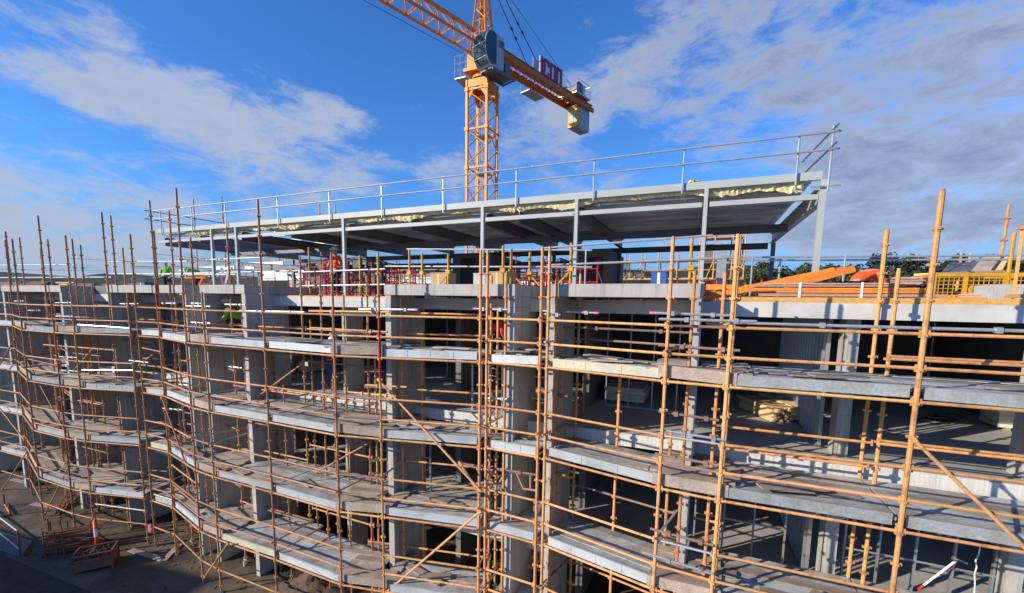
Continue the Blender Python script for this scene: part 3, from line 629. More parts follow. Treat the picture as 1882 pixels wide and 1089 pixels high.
# guard rail along the canopy edge
gr = thing('roof_guardrail', 'galvanised two-rail guardrail clamped along the top edge of the steel canopy', 'guardrail', B(-6, 9, zt_))
px = [1463, 1255, 1091.5, 949, 814.5, 701, 604, 508, 411, 348, 290]
zr = (cz(1461.9, 253)+cz(814.7, 329.6)+cz(507.5, 362.7))/3; zm = zr-.32
for x in px:
    s = atn(x, 330, NC-.09).dot(SD); p = B(s, NC-.09, 0)
    mb = MB(); mb.tube((p.x, p.y, zfb-.08), (p.x, p.y, zr+.03), .021, 8); mb.tube((p.x, p.y, zfb-.06), B(s+.12, NC+.35, zfb-.2), .014, 6); mb.build('post', 'galv', gr)
e0 = B(sL-.15, NC-.13, zr); e1 = B(sR+.22, NC-.13, zr)
MB().tube(e0, e1, .019, 8).build('top_rail', 'galv', gr); MB().tube(e0-Vector((0, 0, .32)), e1-Vector((0, 0, .32)), .019, 8).build('mid_rail', 'galv', gr)
for x in (1190, 980, 745, 580, 455, 358):
    for zz in (zr, zm): c = atn(x, 330, NC-.13); MB().tube(B(c.dot(SD)-.03, NC-.13, zz), B(c.dot(SD)+.03, NC-.13, zz), .027, 8).build('coupler', 'galv', gr)
p = B(sR+.1, NC-.1, 0); MB().tube((p.x, p.y, zfb-.25), (p.x, p.y, zr+.12), .021, 8).build('post', 'galv', gr)
for dz in (0, -.32): MB().tube(B(sR+.12, NC-.35, zr+.06+dz), B(sR-.1, NC+1.6, zr-.03+dz), .018, 8).build('return_rail', 'dark_steel', gr)
MB().tube(B(sR-.2, NC-.1, zfb-.15), B(sR+.3, NC-.1, zfb-.15), .016, 6).build('clamp_bar', 'galv', gr)
for dz in (0, -.32): MB().tube(B(sL-.12, NC-.35, zr+.0+dz), B(sL+.2, NC+4.6, zr-.0+dz), .018, 8).build('return_rail', 'dark_steel', gr)
# yellow bags on the canopy roof
def lump(name, label, cat, c, sq, mt, seed):
    rr = random.Random(seed); mb = MB(); mb.sphere(c, 1, sq, 14, 9)
    mb.v = [(x+rr.uniform(-.04, .04), y+rr.uniform(-.04, .04), z+rr.uniform(-.03, .03)*(z > c[2])) for x, y, z in mb.v]
    return tag(mb.build(name, mt, smooth=True), label, cat)
p = atn(458, 408, 11.6); lump('insulation_bag', 'flattened yellow bag lying on the left part of the canopy roof', 'bag', (p.x, p.y, zt_+.09), (.42, .25, .11), 'yellow_bag', 1)
p = atn(1275, 333, 11.1); lump('insulation_bag', 'small rounded yellow bag on the right part of the canopy roof', 'bag', (p.x, p.y, zt_+.07), (.15, .13, .10), 'yellow_bag', 2)
p = atn(1167, 345, 11.1); lump('rag', 'tiny orange-tan scrap on the canopy roof right of centre', 'rag', (p.x, p.y, zt_+.04), (.07, .05, .035), 'timber_new', 3)
# second lower roof structure far behind on the left
r2 = thing('steel_roof_frame', 'low dark steel roof frame with pale sheeting standing behind the left half of the canopy', 'roof frame', B(-12, 20, ROOF))
for n, z in ((17.5, 10.85), (19.5, 10.95), (22, 10.75), (25, 10.9)):
    MB().ibeam(B(-24, n, z), B(-3, n, z-.15), .15, .25).build('beam', 'dark_steel', r2)
for s in (-23.5, -19, -14.5, -10, -5.5):
    MB().bb(s-.07, s+.07, 17.4, 17.54, ROOF, 10.7).build('column', 'dark_steel', r2)
    MB().ibeam(B(s, 17.6, 10.9), B(s, 25, 10.9), .1, .18).build('rafter', 'dark_steel', r2)
MB().bb(-22.5, -13.5, 21.9, 22.3, 10.1, 10.55).build('white_sheet', 'white', r2); MB().bb(-12, -6.5, 24, 24.3, 9.75, 10.4).build('white_sheet', 'white', r2)

# ------------------------------------------------------------------ tower crane
MX, MY = (882.5-941)/797*33.2, 33.2
m1 = Vector((.91, -.415, 0)).normalized(); m2 = Vector((.415, .91, 0)).normalized()
cd = Vector((.673, .739, 0)).normalized(); cb = Vector((-.739, .673, 0)).normalized()     # counter-jib direction, its left normal
MC = Vector((MX, MY, 0)); HW = .80
cr = thing('tower_crane', 'orange lattice tower crane with red lettered sign on its counter-jib', 'crane', (MX, MY, 0))
ztop = zpix(MX, MY, 168)
corn = [(-1, -1), (1, -1), (1, 1), (-1, 1)]
mast = MB()
legs = [MC + m1*HW*a + m2*HW*b for a, b in corn]
for l in legs: mast.beam(l+Vector((0, 0, 0)), l+Vector((0, 0, ztop)), .17, .17, up=m1)
pitch_ = 2.66; z = ztop
k = 0
while z > 3:
    zb = z-pitch_
    for i in range(4):
        a, b = legs[i], legs[(i+1) % 4]
        mast.beam(a+Vector((0, 0, z-.1)), b+Vector((0, 0, z-.1)), .10, .10)
        mast.tube(a+Vector((0, 0, z-.1)), b+Vector((0, 0, z-pitch_/2)), .045, 6); mast.tube(b+Vector((0, 0, z-pitch_/2)), a+Vector((0, 0, zb+.1)), .045, 6)
        mast.box(a+Vector((0, 0, z-.1)), m1*.13, m2*.13, (0, 0, .13))
    z = zb; k += 1
mast.build('mast', 'crane', cr)
mb = MB(); z = ztop-.4
while z > 9:
    mb.box(MC+m1*.1+m2*.2+Vector((0, 0, z)), m1*.5, m2*.4, (0, 0, .03)); z -= 2.66
mb.build('rest_platform', 'galv', cr)
mb = MB(); p = MC+m2*.55-m1*.3
for sgn in (-.17, .17): mb.tube(p+m1*sgn, p+m1*sgn+Vector((0, 0, ztop)), .03, 6)
z = 9
while z < ztop: mb.tube(p-m1*.17+Vector((0, 0, z)), p+m1*.17+Vector((0, 0, z)), .015, 5); z += .33
mb.build('ladder', 'dark_steel', cr)
mb = MB()   # collar under the slewing ring
for i in range(4):
    a, b = legs[i], legs[(i+1) % 4]; mb.beam(a.lerp(b, -.06)+Vector((0, 0, ztop+.30)), a.lerp(b, 1.06)+Vector((0, 0, ztop+.30)), .10, .5)
    for e, f_ in ((a, b), (b, a)):
        t0 = e+Vector((0, 0, ztop+.05)); mb.prism([t0+(f_-e)*.08-Vector((0, 0, 0)), t0+(f_-e)*.42, t0+(f_-e)*.08-Vector((0, 0, .75))], Vector((.03, .03, 0)))
mb.build('collar', 'crane', cr)
zs = ztop+.55
mb = MB(); c0 = MC+Vector((0, 0, zs)); mb.tube(c0, c0+Vector((0, 0, .55)), .62, 20); mb.tube(c0+Vector((0, 0, .2)), c0+Vector((0, 0, .33)), .75, 20); mb.build('slewing_ring', 'crane', cr)
mb = MB(); mb.box(c0+Vector((0, 0, .62)), m1*1.0, m2*1.0, (0, 0, .10)); mb.box(c0-m1*.2-m2*.3+Vector((0, 0, 1.2)), m1*.62, m2*.5, (0, 0, .5)); mb.build('turntable', 'crane', cr)
# side access platform with railing on the left
mb = MB(); pc = MC-m1*1.45+Vector((0, 0, zs+.35)); mb.box(pc, m1*.45, m2*.7, (0, 0, .03)); 
for a in (-.45, .0, .45):
    for b in (-.7, .7): mb.tube(pc+m1*a+m2*b, pc+m1*a+m2*b+Vector((0, 0, 1.5)), .022, 5)
for h in (.5, 1.0, 1.5):
    for b in (-.7, .7): mb.tube(pc-m1*.45+m2*b+Vector((0, 0, h)), pc+m1*.45+m2*b+Vector((0, 0, h)), .02, 5)
    mb.tube(pc-m1*.45-m2*.7+Vector((0, 0, h)), pc-m1*.45+m2*.7+Vector((0, 0, h)), .02, 5)
mb.build('side_platform', 'galv', cr)
# tower head
zj = zpix(MX, MY, 82)
hb, ht = zs+.7, zpix(MX, MY, -75)
hc = [c0.xy.to_3d() + m1*.72*a + m2*.72*b for a, b in corn]; mb = MB(); tp = Vector((MX, MY, ht))
for h_ in hc: mb.beam(h_+Vector((0, 0, hb)), tp+(h_-MC)*.16, .13, .13)
for i in range(9):
    t0, t1 = i/9, (i+1)/9
    for j in range(4):
        a, b = hc[j], hc[(j+1) % 4]
        def at_(c, t): return (c+Vector((0, 0, hb))).lerp(tp+(c-MC)*.16, t)
        mb.tube(at_(a, t0), at_(b, t0), .035, 5); mb.tube(at_(a if i % 2 else b, t0), at_(b if i % 2 else a, t1), .035, 5)
mb.tube((MX, MY, hb), tp, .07, 8)
mb.build('tower_head', 'crane', cr)
# jib (towards the camera and to the left)
jd = -cd; J0 = Vector((MX, MY, zj)) + jd*.75
LJ = 26.; mb = MB(); wj, hj = .62, 1.15
bl_ = [J0+cb*wj-Vector((0, 0, .55)), J0-cb*wj-Vector((0, 0, .55))]; tpj = J0+Vector((0, 0, hj-.55))
for b in bl_: mb.beam(b, b+jd*LJ, .13, .13)
mb.beam(tpj, tpj+jd*LJ, .20, .17)
n_ = 20; st = LJ/n_
for i in range(n_):
    a0_, a1_ = jd*st*i, jd*st*(i+1); am = jd*st*(i+.5)
    for b in bl_: mb.tube(b+a0_, tpj+am, .04, 5); mb.tube(tpj+am, b+a1_, .04, 5)
    mb.tube(bl_[0]+a0_, bl_[1]+a0_, .035, 5); mb.tube(bl_[0]+a0_, bl_[1]+a1_, .03, 5)
mb.box(tpj+jd*4.6+Vector((0, 0, .35)), jd*.05, cb*.05, (0, 0, .5)); mb.box(tpj+jd*4.0+Vector((0, 0, .35)), jd*.05, cb*.05, (0, 0, .5))
mb.build('jib', 'crane', cr)
mb = MB(); mb.tube(J0-Vector((0, 0, .9))+cb*.6, J0-Vector((0, 0, 1.3))+cb*.9+jd*LJ, .016, 5); mb.build('trolley_cable', 'black', cr)
# counter-jib
C0 = Vector((MX, MY, zj)) + cd*.6; q = online(1083, 196, (MX, MY), cd); LC = (q-C0).dot(cd)-.7
for i, sg in enumerate((-.72, .72)):
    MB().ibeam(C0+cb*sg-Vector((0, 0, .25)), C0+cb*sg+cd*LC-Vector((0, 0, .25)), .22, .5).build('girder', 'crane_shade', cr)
mb = MB(); i = 0
while i*.9 < LC-.6: a = C0+cd*(i*.9+.2)-Vector((0, 0, .3)); mb.beam(a-cb*.6, a+cb*.6, .07, .07); mb.tube(a-cb*.6, a+cd*.9+cb*.6, .03, 5); i += 1
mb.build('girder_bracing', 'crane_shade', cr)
MB().box(C0+cd*(LC*.38)+Vector((0, 0, .04)), cd*LC*.37, cb*.4, (0, 0, .02)).build('walkway', 'galv', cr)
mb = MB()
for i in range(9):
    for sg in (.85,): a = C0+cd*(.6+i*LC*.072)+cb*sg; mb.tube(a, a+Vector((0, 0, 1.05)), .022, 5)
for h in (.55, 1.05): mb.tube(C0+cd*.6+cb*.85+Vector((0, 0, h)), C0+cd*(.6+8*LC*.072)+cb*.85+Vector((0, 0, h)), .018, 5)
mb.build('railing', 'galv', cr)
# counterweights
ce = C0+cd*(LC-1.05)-Vector((0, 0, 1.1))
for i in range(4): MB().box(ce+cd*(-.32+.40*i), cd*.185, cb*.50, (0, 0, 1.2)).build('counterweight', 'cw_grey', cr)
o = MB().box(ce-cd*.75-Vector((0, 0, .25)), cd*.20, cb*.50, (0, 0, .92)).build('counterweight', 'cw_yellow', cr); o['label'] = 'yellow counterweight block'
MB().box(ce-cd*.957-Vector((0, 0, .25)), cd*.006, cb*.26, (0, 0, .45)).build('weight_plate', 'cw_grey', o)
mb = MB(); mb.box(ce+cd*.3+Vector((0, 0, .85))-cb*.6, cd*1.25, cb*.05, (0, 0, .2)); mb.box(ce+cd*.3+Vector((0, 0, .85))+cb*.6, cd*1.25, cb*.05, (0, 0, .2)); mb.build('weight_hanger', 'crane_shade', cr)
# winch, deck and small railings at the end
wc = C0+cd*(LC-2.2)+Vector((0, 0, .1))
mb = MB(); mb.box(wc+cd*.2, cd*1.1, cb*1.15, (0, 0, .05)); mb.build('winch_deck', 'galv', cr)
mb = MB(); mb.tube(wc-cb*.75+Vector((0, 0, .62)), wc+cb*.55+Vector((0, 0, .62)), .42, 16); mb.tube(wc-cb*.85+Vector((0, 0, .62)), wc-cb*.76+Vector((0, 0, .62)), .55, 16); mb.tube(wc+cb*.56+Vector((0, 0, .62)), wc+cb*.66+Vector((0, 0, .62)), .55, 16); mb.build('winch_drum', 'dark_steel', cr)
MB().box(wc+cd*.75-cb*.2+Vector((0, 0, .62)), cd*.32, cb*.55, (0, 0, .55)).build('winch_motor', 'white', cr)
mb = MB()
for a in (-.9, .2, 1.3):
    mb.tube(wc+cd*a-cb*1.12, wc+cd*a-cb*1.12+Vector((0, 0, 1.1)), .02, 5)
for h in (.55, 1.1): mb.tube(wc-cd*.9-cb*1.12+Vector((0, 0, h)), wc+cd*1.3-cb*1.12+Vector((0, 0, h)), .018, 5); mb.tube(wc+cd*1.3-cb*1.12+Vector((0, 0, h)), wc+cd*1.3+cb*1.12+Vector((0, 0, h)), .018, 5)
mb.build('winch_railing', 'galv', cr)
q = C0+cd*(LC*.52)+cb*1.35-Vector((0, 0, .55))
mb = MB(); mb.box(q, cd*1.0, cb*.5, (0, 0, .03)); mb.tube(q-cd*1.0+cb*.5, q-cd*1.0+cb*.5+Vector((0, 0, 1.0)), .02, 5); mb.tube(q+cb*.5, q+cb*.5+Vector((0, 0, 1.0)), .02, 5); mb.tube(q-cd*1.0+cb*.5+Vector((0, 0, 1.0)), q+cb*.5+Vector((0, 0, 1.0)), .018, 5); mb.build('side_step', 'galv', cr)
# sign with the letters ICON standing on the girder nearer the camera
qs = online(992, 135, (MX, MY)-0*cb.xy if False else (MX-cb.x*.75, MY-cb.y*.75), cd); s0_ = (qs-C0).dot(cd); qe = online(1034, 160, (MX-cb.x*.75, MY-cb.y*.75), cd); s1_ = (qe-C0).dot(cd)
SB = C0-cb*.75; LW = s1_-s0_; SH = 1.42
sg = MB().box(SB+cd*(s0_+LW/2)+Vector((0, 0, SH/2-.12))+cb*.04, cd*LW/2, cb*.02, (0, 0, SH/2)).build('sign', 'white', cr)
def letter(ch, x0, wd, ht, z0):
    t = LW*.062 if ch != 'I' else wd*.5; mb = MB()
    def bar(xa, xb, za, zb): mb.box(SB+cd*(x0+(xa+xb)/2)-cb*.02+Vector((0, 0, z0+(za+zb)/2)), cd*(xb-xa)/2, cb*.03, (0, 0, (zb-za)/2))
    if ch == 'I': bar(0, wd, 0, ht)
    if ch in 'CO': bar(0, t, 0, ht); bar(t, wd, ht-t*1.0, ht-.001); bar(t, wd, .001, t*1.0)
    if ch == 'O': bar(wd-t, wd, t*1.0, ht-t*1.0)
    if ch == 'C': bar(wd-t, wd, ht*.66, ht-t); bar(wd-t, wd, t, ht*.34)
    if ch == 'N': bar(0, t, 0, ht); bar(wd-t, wd, 0, ht); bar(t, wd-t, ht-t*1.2, ht)
    mb.build('letter', 'sign_red', sg)
g_ = LW/4.15; x_ = s0_+.05
for ch, wd in (('I', .42), ('C', .98), ('O', .98), ('N', .98)):
    letter(ch, x_, g_*wd, SH-.06, -.09); x_ += g_*(wd+.16)
q = SB+cd*(s0_-.5)+Vector((0, 0, .35)); MB().box(q, cd*.35, cb*.02, (0, 0, .4)).build('side_panel', 'cw_grey', cr)
# tie bars
for (x, y, sg_) in ((985, 113, .6), (1001, 109, -.6)):
    q = online(x, y, (MX+cb.x*sg_, MY+cb.y*sg_), cd); s_ = (q-C0).dot(cd); e = C0+cd*s_+cb*sg_; tp2 = tp+cb*sg_*.3
    mb = MB(); mb.tube(tp2, e, .035, 6)
    for tt in (.5, .58, .86, .93): mb.tube(tp2.lerp(e, tt), tp2.lerp(e, tt+.025), .09, 6)
    mb.build('tie_bar', 'black', cr)
MB().tube(tp, wc+Vector((0, 0, 1.0)), .018, 5).build('hoist_rope', 'black', cr)
# operator's cab
cabc = Vector(((893-941)/797*31.7, 31.7, 0)); zc0, zc1 = zpix(cabc.x, cabc.y, 128), zpix(cabc.x, cabc.y, 63); hh = zc1-zc0; wb = .60
def prof(scale=1., n=10):
    pts = []
    for i in range(n+1):       # rounded glazed front
        t = -math.pi/2+math.pi*i/n; pts.append((-.30-.62*math.cos(t)*scale, hh/2+hh/2*math.sin(t)*scale))
    return pts
cab = MB(); poly = [(.85, 0.), (.85, hh*.93)] + prof()[::-1]
def P3(u, v, off): return cabc+cd*u+cb*off+Vector((0, 0, zc0+v))
cab.prism([P3(u, v, -wb) for u, v in poly], cb*(2*wb)); cabo = cab.build('cab', 'cw_grey', cr)  # whole cab body grey: the white panel's shade put into the colour
gl = MB(); pf = prof()
for (u0_, v0_), (u1_, v1_) in list(zip(pf, pf[1:]))[1:-1]:
    a, b = P3(u0_-.015, v0_, 0), P3(u1_-.015, v1_, 0); gl.quadbox([a-cb*(wb-.05), a+cb*(wb-.05), b+cb*(wb-.05), b-cb*(wb-.05), a-cb*(wb-.05)-cd*.012, a+cb*(wb-.05)-cd*.012, b+cb*(wb-.05)-cd*.012, b-cb*(wb-.05)-cd*.012])
gl.build('windscreen', 'glass', cabo)
mb = MB(); mb.tube(P3(-.93, hh*.56, -wb), P3(-.93, hh*.56, wb), .03, 6); mb.tube(P3(-.80, hh*.2, -wb), P3(-.80, hh*.2, wb), .03, 6); mb.build('window_bar', 'white', cabo)
el_ = [(.14, hh*.90), (.14, hh*.10)]+[(-.20-.66*math.cos(-math.pi/2+math.pi*i/14), hh*.5+hh*.46*math.sin(-math.pi/2+math.pi*i/14)) for i in range(15)]
MB().prism([P3(u, v, -wb-.02) for u, v in el_], cb*.018).build('side_window', 'panel_dark', cabo)
MB().box(P3(.62, hh*.72, -wb-.012), cd*.27, cb*.008, (0, 0, .24)).build('cab_plate', 'dark_steel', cabo)
for j in range(5): MB().box(P3(.60, hh*(.12+.09*j), -wb-.008), cd*.24, cb*.006, (0, 0, .04)).build('vent', 'cw_grey', cabo)
mb = MB(); mb.box(P3(.75, -.12, -.1), cd*1.05, cb*.60, (0, 0, .04))
for a_ in (-.66, .45): mb.beam(P3(-.3, -.2, a_), P3(2.0, -.2, a_), .07, .12)
mb.beam(P3(1.9, -.2, -.66), P3(1.9, -.2, .45), .06, .1); mb.build('cab_platform', 'dark_steel', cr)
mb = MB(); mb.tube(P3(-.1, hh+.0, 0), P3(-.1, hh+.3, 0), .03, 6); mb.tube(P3(-.1, hh+.3, 0), P3(.3, hh+.3, 0), .03, 6); mb.tube(P3(.3, hh+.3, 0), P3(.3, hh-.05, 0), .03, 6); mb.build('lifting_eye', 'dark_steel', cabo)
MB().box(P3(1.35, .35, -.3), cd*.25, cb*.25, (0, 0, .4)).build('slewing_motor', 'dark_steel', cr)

# ------------------------------------------------------------------ things on the roof deck
def yprop(x, yt, yb, n, dside, label, mt='yellow'):
    p = atn(x, yb, n); zb = 9.521 if (n < 11.8 and any(fins[a]-.09 < p.dot(SD) < fins[b]+.09 for a, b in pairs)) else ROOF
    p = B(p.dot(SD), n, zb); zt = zpix(p.x, p.y, yt)
    t = thing('edge_post', label, 'post', p, 'yellow edge protection posts')
    MB().tube(p, (p.x, p.y, zt), .032, 8).build('post', mt, t)
    mb = MB(); mb.box(p+Vector((0, 0, .012)), SD*.07, ND*.07, (0, 0, .01))
    if dside: mb.beam(p+Vector((0, 0, .32)), p+SD*.28*dside+Vector((0, 0, .03)), .04, .03)
    mb.box(p+Vector((0, 0, .35)), SD*.06, ND*.05, (0, 0, .05)); mb.build('foot_bracket', mt, t)
for x, yt, yb, n, ds, lb in ((663, 469, 547, 10.4, 0, 'straight yellow post standing in the recess right of the thin grey column'), (753, 458, 519, 9.9, 0, 'tall yellow post left of the left cardboard box'), (776, 466, 522, 10.0, 0, 'yellow post with rusty top right beside the left cardboard box'),
        (824, 467, 521, 9.8, -1, 'yellow post with a strut against the left cardboard box'), (924, 451, 521, 9.6, 0, 'tall yellow post right beside the brown box at the centre'), (939, 457, 519, 9.8, 1, 'yellow strutted post above the corner of the central parapet'),
        (973, 463, 523, 10.6, 1, 'yellow strutted post in the gap between the two central parapets'), (1048, 446, 521, 9.5, -1, 'tallest yellow post beside the wide grey column'), (1267, 434, 519, 9.7, 1, 'yellow strutted post beside the right parapet column'),
        (570, 454, 525, 11.0, 0, 'yellow post rising to the underside of the canopy over the recess'), (231, 455, 524, 10.2, -1, 'rusty yellow strutted post on the left parapet'), (1851, 427, 520, 12.0, 0, 'yellow post near the right edge behind the mesh crate'),
        (1866, 452, 520, 13.5, 0, 'short yellow post behind the mesh crate at the right edge')):
    yprop(x, yt, yb, n, ds, lb)
t = thing('perforated_post', 'rusty orange perforated post leaning at the right edge of the roof slab', 'post', atn(1862, 557, 10.05))
a, b = atn(1861, 557, 10.05), atn(1880, 418, 9.9); MB().beam(a, b, .045, .03).build('shaft', 'lvl_yellow', t); mb = MB(); mb.box(b, SD*.05, ND*.04, (0, 0, .03)); mb.box(a+Vector((0, 0, .12)), SD*.09, ND*.05, (0, 0, .03)); mb.build('bracket', 'tube', t)
# long galvanised handrails on the deck
RL = [(748, 457.5, 1088, 459.5, 10.2, 'upper galvanised rail running under the canopy at the centre'), (706, 489, 1088, 490.5, 10.2, 'lower galvanised rail running under the canopy at the centre'), (549, 500, 708, 494, 9.9, 'bright rail across the recess with the red frames, upper'),
      (554, 525, 708, 522.5, 9.9, 'bright rail across the recess with the red frames, lower'), (995, 456, 1310, 432, 9.05, 'long bright tube rising to the right above the right parapet, upper'), (1005, 487, 1328, 474, 9.05, 'long bright tube above the right parapet, lower'),
      (1330, 473, 1990, 468, 12.0, 'grey handrail crossing the sky behind the tall right pole'), (1345, 478, 1990, 476, 12.6, 'second grey handrail just below the sky at the right'),
      (-20, 487, 140, 486, 10.5, 'thin grey rail above the far left parapet, top'), (-20, 510, 205, 509, 10.3, 'thin grey rail above the far left parapet, middle'), (130, 474, 250, 480, 10.8, 'dark tube slanting above the left recess'), (-20, 494, 200, 497, 12, 'dark tube above the left recess'),
      (200, 480, 345, 480, 11.0, 'bright rail above the second framed bay, top'), (200, 503, 440, 504, 10.6, 'bright rail above the second framed bay, lower'), (300, 503, 560, 497, 11.5, 'grey rail passing behind the left canopy columns'), (285, 466, 400, 476, 11.2, 'dark tube under the left end of the canopy'),
      (380, 477, 480, 473, 10.0, 'pale tube between the left canopy columns')]
for x0, y0, x1, y1, n, lb in RL:
    mb = MB(); a, b = atn(x0, y0, n), atn(x1, y1, n); mb.tube(a, b, .022, 8)
    tag(mb.build('handrail', 'dark_steel' if 'dark' in lb else 'galv'), lb, 'handrail', 'handrails around the roof deck')
for x, yt, yb, n, lb in ((1075, 459, 521, 10.2, 'thin grey post right of the wide canopy column'), (1379, 470, 530, 12, 'grey rail post left of the leaning orange beams'), (1548, 468, 530, 12, 'grey rail post above the leaning beams'), (1430, 475, 528, 12.6, 'grey rail post behind the leaning beams')):
    p = atn(x, yb, n); z0 = ROOF if n > 11 else 9.52; mb = MB(); mb.tube((p.x, p.y, z0), (p.x, p.y, zpix(p.x, p.y, yt)), .022, 8); mb.tube((p.x, p.y, z0), (p.x, p.y, z0+.03), .06, 8)
    tag(mb.build('rail_post', 'galv'), lb, 'post', 'grey rail posts')
rr_f = random.Random(77)
# red shoring frames
def frame(p, rz, label, mt='tube_red', h=1.15, wd=1.0, dp=1.1):
    t = thing('shoring_frame', label, 'frame', (0, 0, 0), 'red shoring frames on the roof deck')
    for y in (0, dp):
        mb = MB()
        for x in (0, wd): mb.tube((x, y, .02), (x, y, h), .026, 6)
        for z in (.2, .62, h-.1): mb.tube((0, y, z), (wd, y, z), .02, 6)
        mb.tube((0, y, .2), (wd, y, .62), .016, 5); mb.tube((wd*.5, y, .62), (wd*.5, y, h-.1), .016, 5); mb.build('end_frame', mt, t)
    MB().tube((0, 0, .3), (0, dp, h-.15), .015, 5).build('cross_brace', 'galv', t); MB().tube((wd, dp, .3), (wd, 0, h-.15), .015, 5).build('cross_brace', 'galv', t)
    for x in (0, wd):
        for y in (0, dp): mb = MB(); mb.tube((x, y, h), (x, y, h+.16), .014, 5); mb.box((x, y, h+.17), (.08, 0, 0), (0, .08, 0), (0, 0, .006)); mb.build('u_head', mt, t)
    t.location = p; t.rotation_euler = (0, 0, rz); return t
f0 = frame(B(spx(560, 11.5, 520), 11.5, ROOF), -BA, 'red shoring frame in the recess nearest the dark parapet end')
for x, n, lb in ((600, 11.6, 'red shoring frame beside the worker in the orange shirt'), (640, 12.4, 'red shoring frame just right of the thin grey column'), (690, 13, 'red shoring frame in shade left of the middle parapet'), (530, 15, 'red shoring frame further back above the dark parapet'),
                 (948, 12.5, 'red shoring frame behind the central yellow posts'), (1000, 13.5, 'dark red shoring frame behind the doubled central poles'), (875, 14.5, 'dark red shoring frame behind the brown box at the centre'), (1120, 14, 'dark red frame at the left foot of the far scaffold tower'), (1180, 14.5, 'dark red frame left of the blue bin'),
                 (365, 14.5, 'red frame behind the left parapet under the canopy end'), (395, 15.5, 'red frame beside the white trestle'), (1450, 14, 'red frame behind the leaning orange beams')):
    c_ = copy_tree(f0, B(spx(x, n, 520), n, ROOF), -BA, lb); c_.scale = (1, 1, .5 if x > 1100 else 1)
for x, n, lb in ((580, 13.2, 'red shoring frame in the second row behind the recess'), (665, 14.2, 'red shoring frame in the second row beside the grey column'), (720, 12.0, 'red shoring frame half hidden by the middle parapet corner'), (620, 16, 'distant red shoring frame behind the orange-shirted worker'), (975, 15.5, 'distant red frame behind the central strutted posts'),
                 (1035, 12.3, 'dark red frame left of the wide canopy column'), (915, 13.2, 'dark red frame behind the tall central yellow post'), (1400, 12.8, 'red frame at the foot of the leaning beams'), (1520, 13.4, 'red frame behind the upper end of the leaning beams'), (1245, 13, 'red frame behind the right parapet pole'), (440, 13.8, 'red frame between the two left canopy columns')):
    c_ = copy_tree(f0, B(spx(x, n, 520), n, ROOF), -BA+rr_f.uniform(-.3, .3), lb); c_.scale = (1, 1, .5 if x > 1100 else .85)
# boxes, bins
def carton(x, yt, yb, n, wpx, dp, mt, name, label, cat):
    s = spx(x, n, yb); a = B(s, n, 0); zt = zpix(a.x, a.y, yt); w2 = spx(x+wpx, n, yb); zb = 9.521 if n < 11.8 else ROOF
    t = thing(name, label, cat, B((s+w2)/2, n, zb)); MB().bb(s, w2, n, n+dp, zb, zt).build('body', mt, t); MB().bb(s-.01, w2+.01, n-.01, n+dp+.01, zt, zt+.02).build('lid', mt, t)
    MB().bb((s+w2)/2-.03, (s+w2)/2+.03, n-.004, n-.001, zb+.02, zt-.01).build('strap', 'timber_new' if mt != 'blue' else 'white', t)
carton(792, 502, 522, 9.9, 28, .5, 'cardboard', 'cardboard_box', 'brown cardboard box standing left on the middle parapet', 'box')
carton(895, 500, 522, 9.9, 36, .6, 'cardboard', 'cardboard_box', 'brown cardboard box behind the doubled poles at the centre', 'box')
carton(870, 503, 522, 10.2, 22, .4, 'cw_grey', 'grey_bin', 'grey box beside the thin canopy column at the centre', 'box')
carton(1196, 500, 521, 10.6, 28, .5, 'blue', 'blue_bin', 'dark blue bin on the right parapet left of the pole', 'bin')
carton(252, 519, 528, 12.5, 14, .6, 'blue', 'blue_crate', 'small blue crate on the deck behind the left parapet', 'crate')
# site cores / walls further back
cw = thing('concrete_core', 'dark concrete stair core standing on the roof deck under the canopy centre', 'building core', B(-3, 17, ROOF))
s0, s1 = spx(832, 16, 500), spx(905, 16, 500)
MB().bb(s0, s1, 16, 19, ROOF, 11.05).build('wall', 'concrete_dark', cw); MB().bb(s0+.4, s0+1.1, 15.95, 15.99, ROOF, 10.9).build('doorway_dark', 'black', cw)  # black sheet on the solid wall stands for the dark inside an opening
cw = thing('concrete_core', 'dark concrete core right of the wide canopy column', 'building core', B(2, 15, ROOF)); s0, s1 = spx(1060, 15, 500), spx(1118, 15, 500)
MB().bb(s0, s1, 15, 18, ROOF, 10.98).build('wall', 'concrete_dark', cw); MB().bb(s0+.25, s0+.9, 14.95, 14.99, ROOF, 10.7).build('doorway_dark', 'black', cw)  # opening shown by a black sheet, its inner shade put into the colour
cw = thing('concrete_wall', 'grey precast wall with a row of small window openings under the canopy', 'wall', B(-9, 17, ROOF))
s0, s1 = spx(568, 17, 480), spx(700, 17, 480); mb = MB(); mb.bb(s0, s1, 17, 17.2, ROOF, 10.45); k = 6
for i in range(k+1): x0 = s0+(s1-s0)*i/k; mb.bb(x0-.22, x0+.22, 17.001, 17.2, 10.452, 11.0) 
mb.bb(s0, s1, 17.002, 17.2, 11.002, 11.15); mb.build('panel', 'concrete_dark', cw); MB().bb(s0-1.5, s0-.02, 17, 17.2, ROOF, 10.1).build('end_panel', 'concrete', cw)
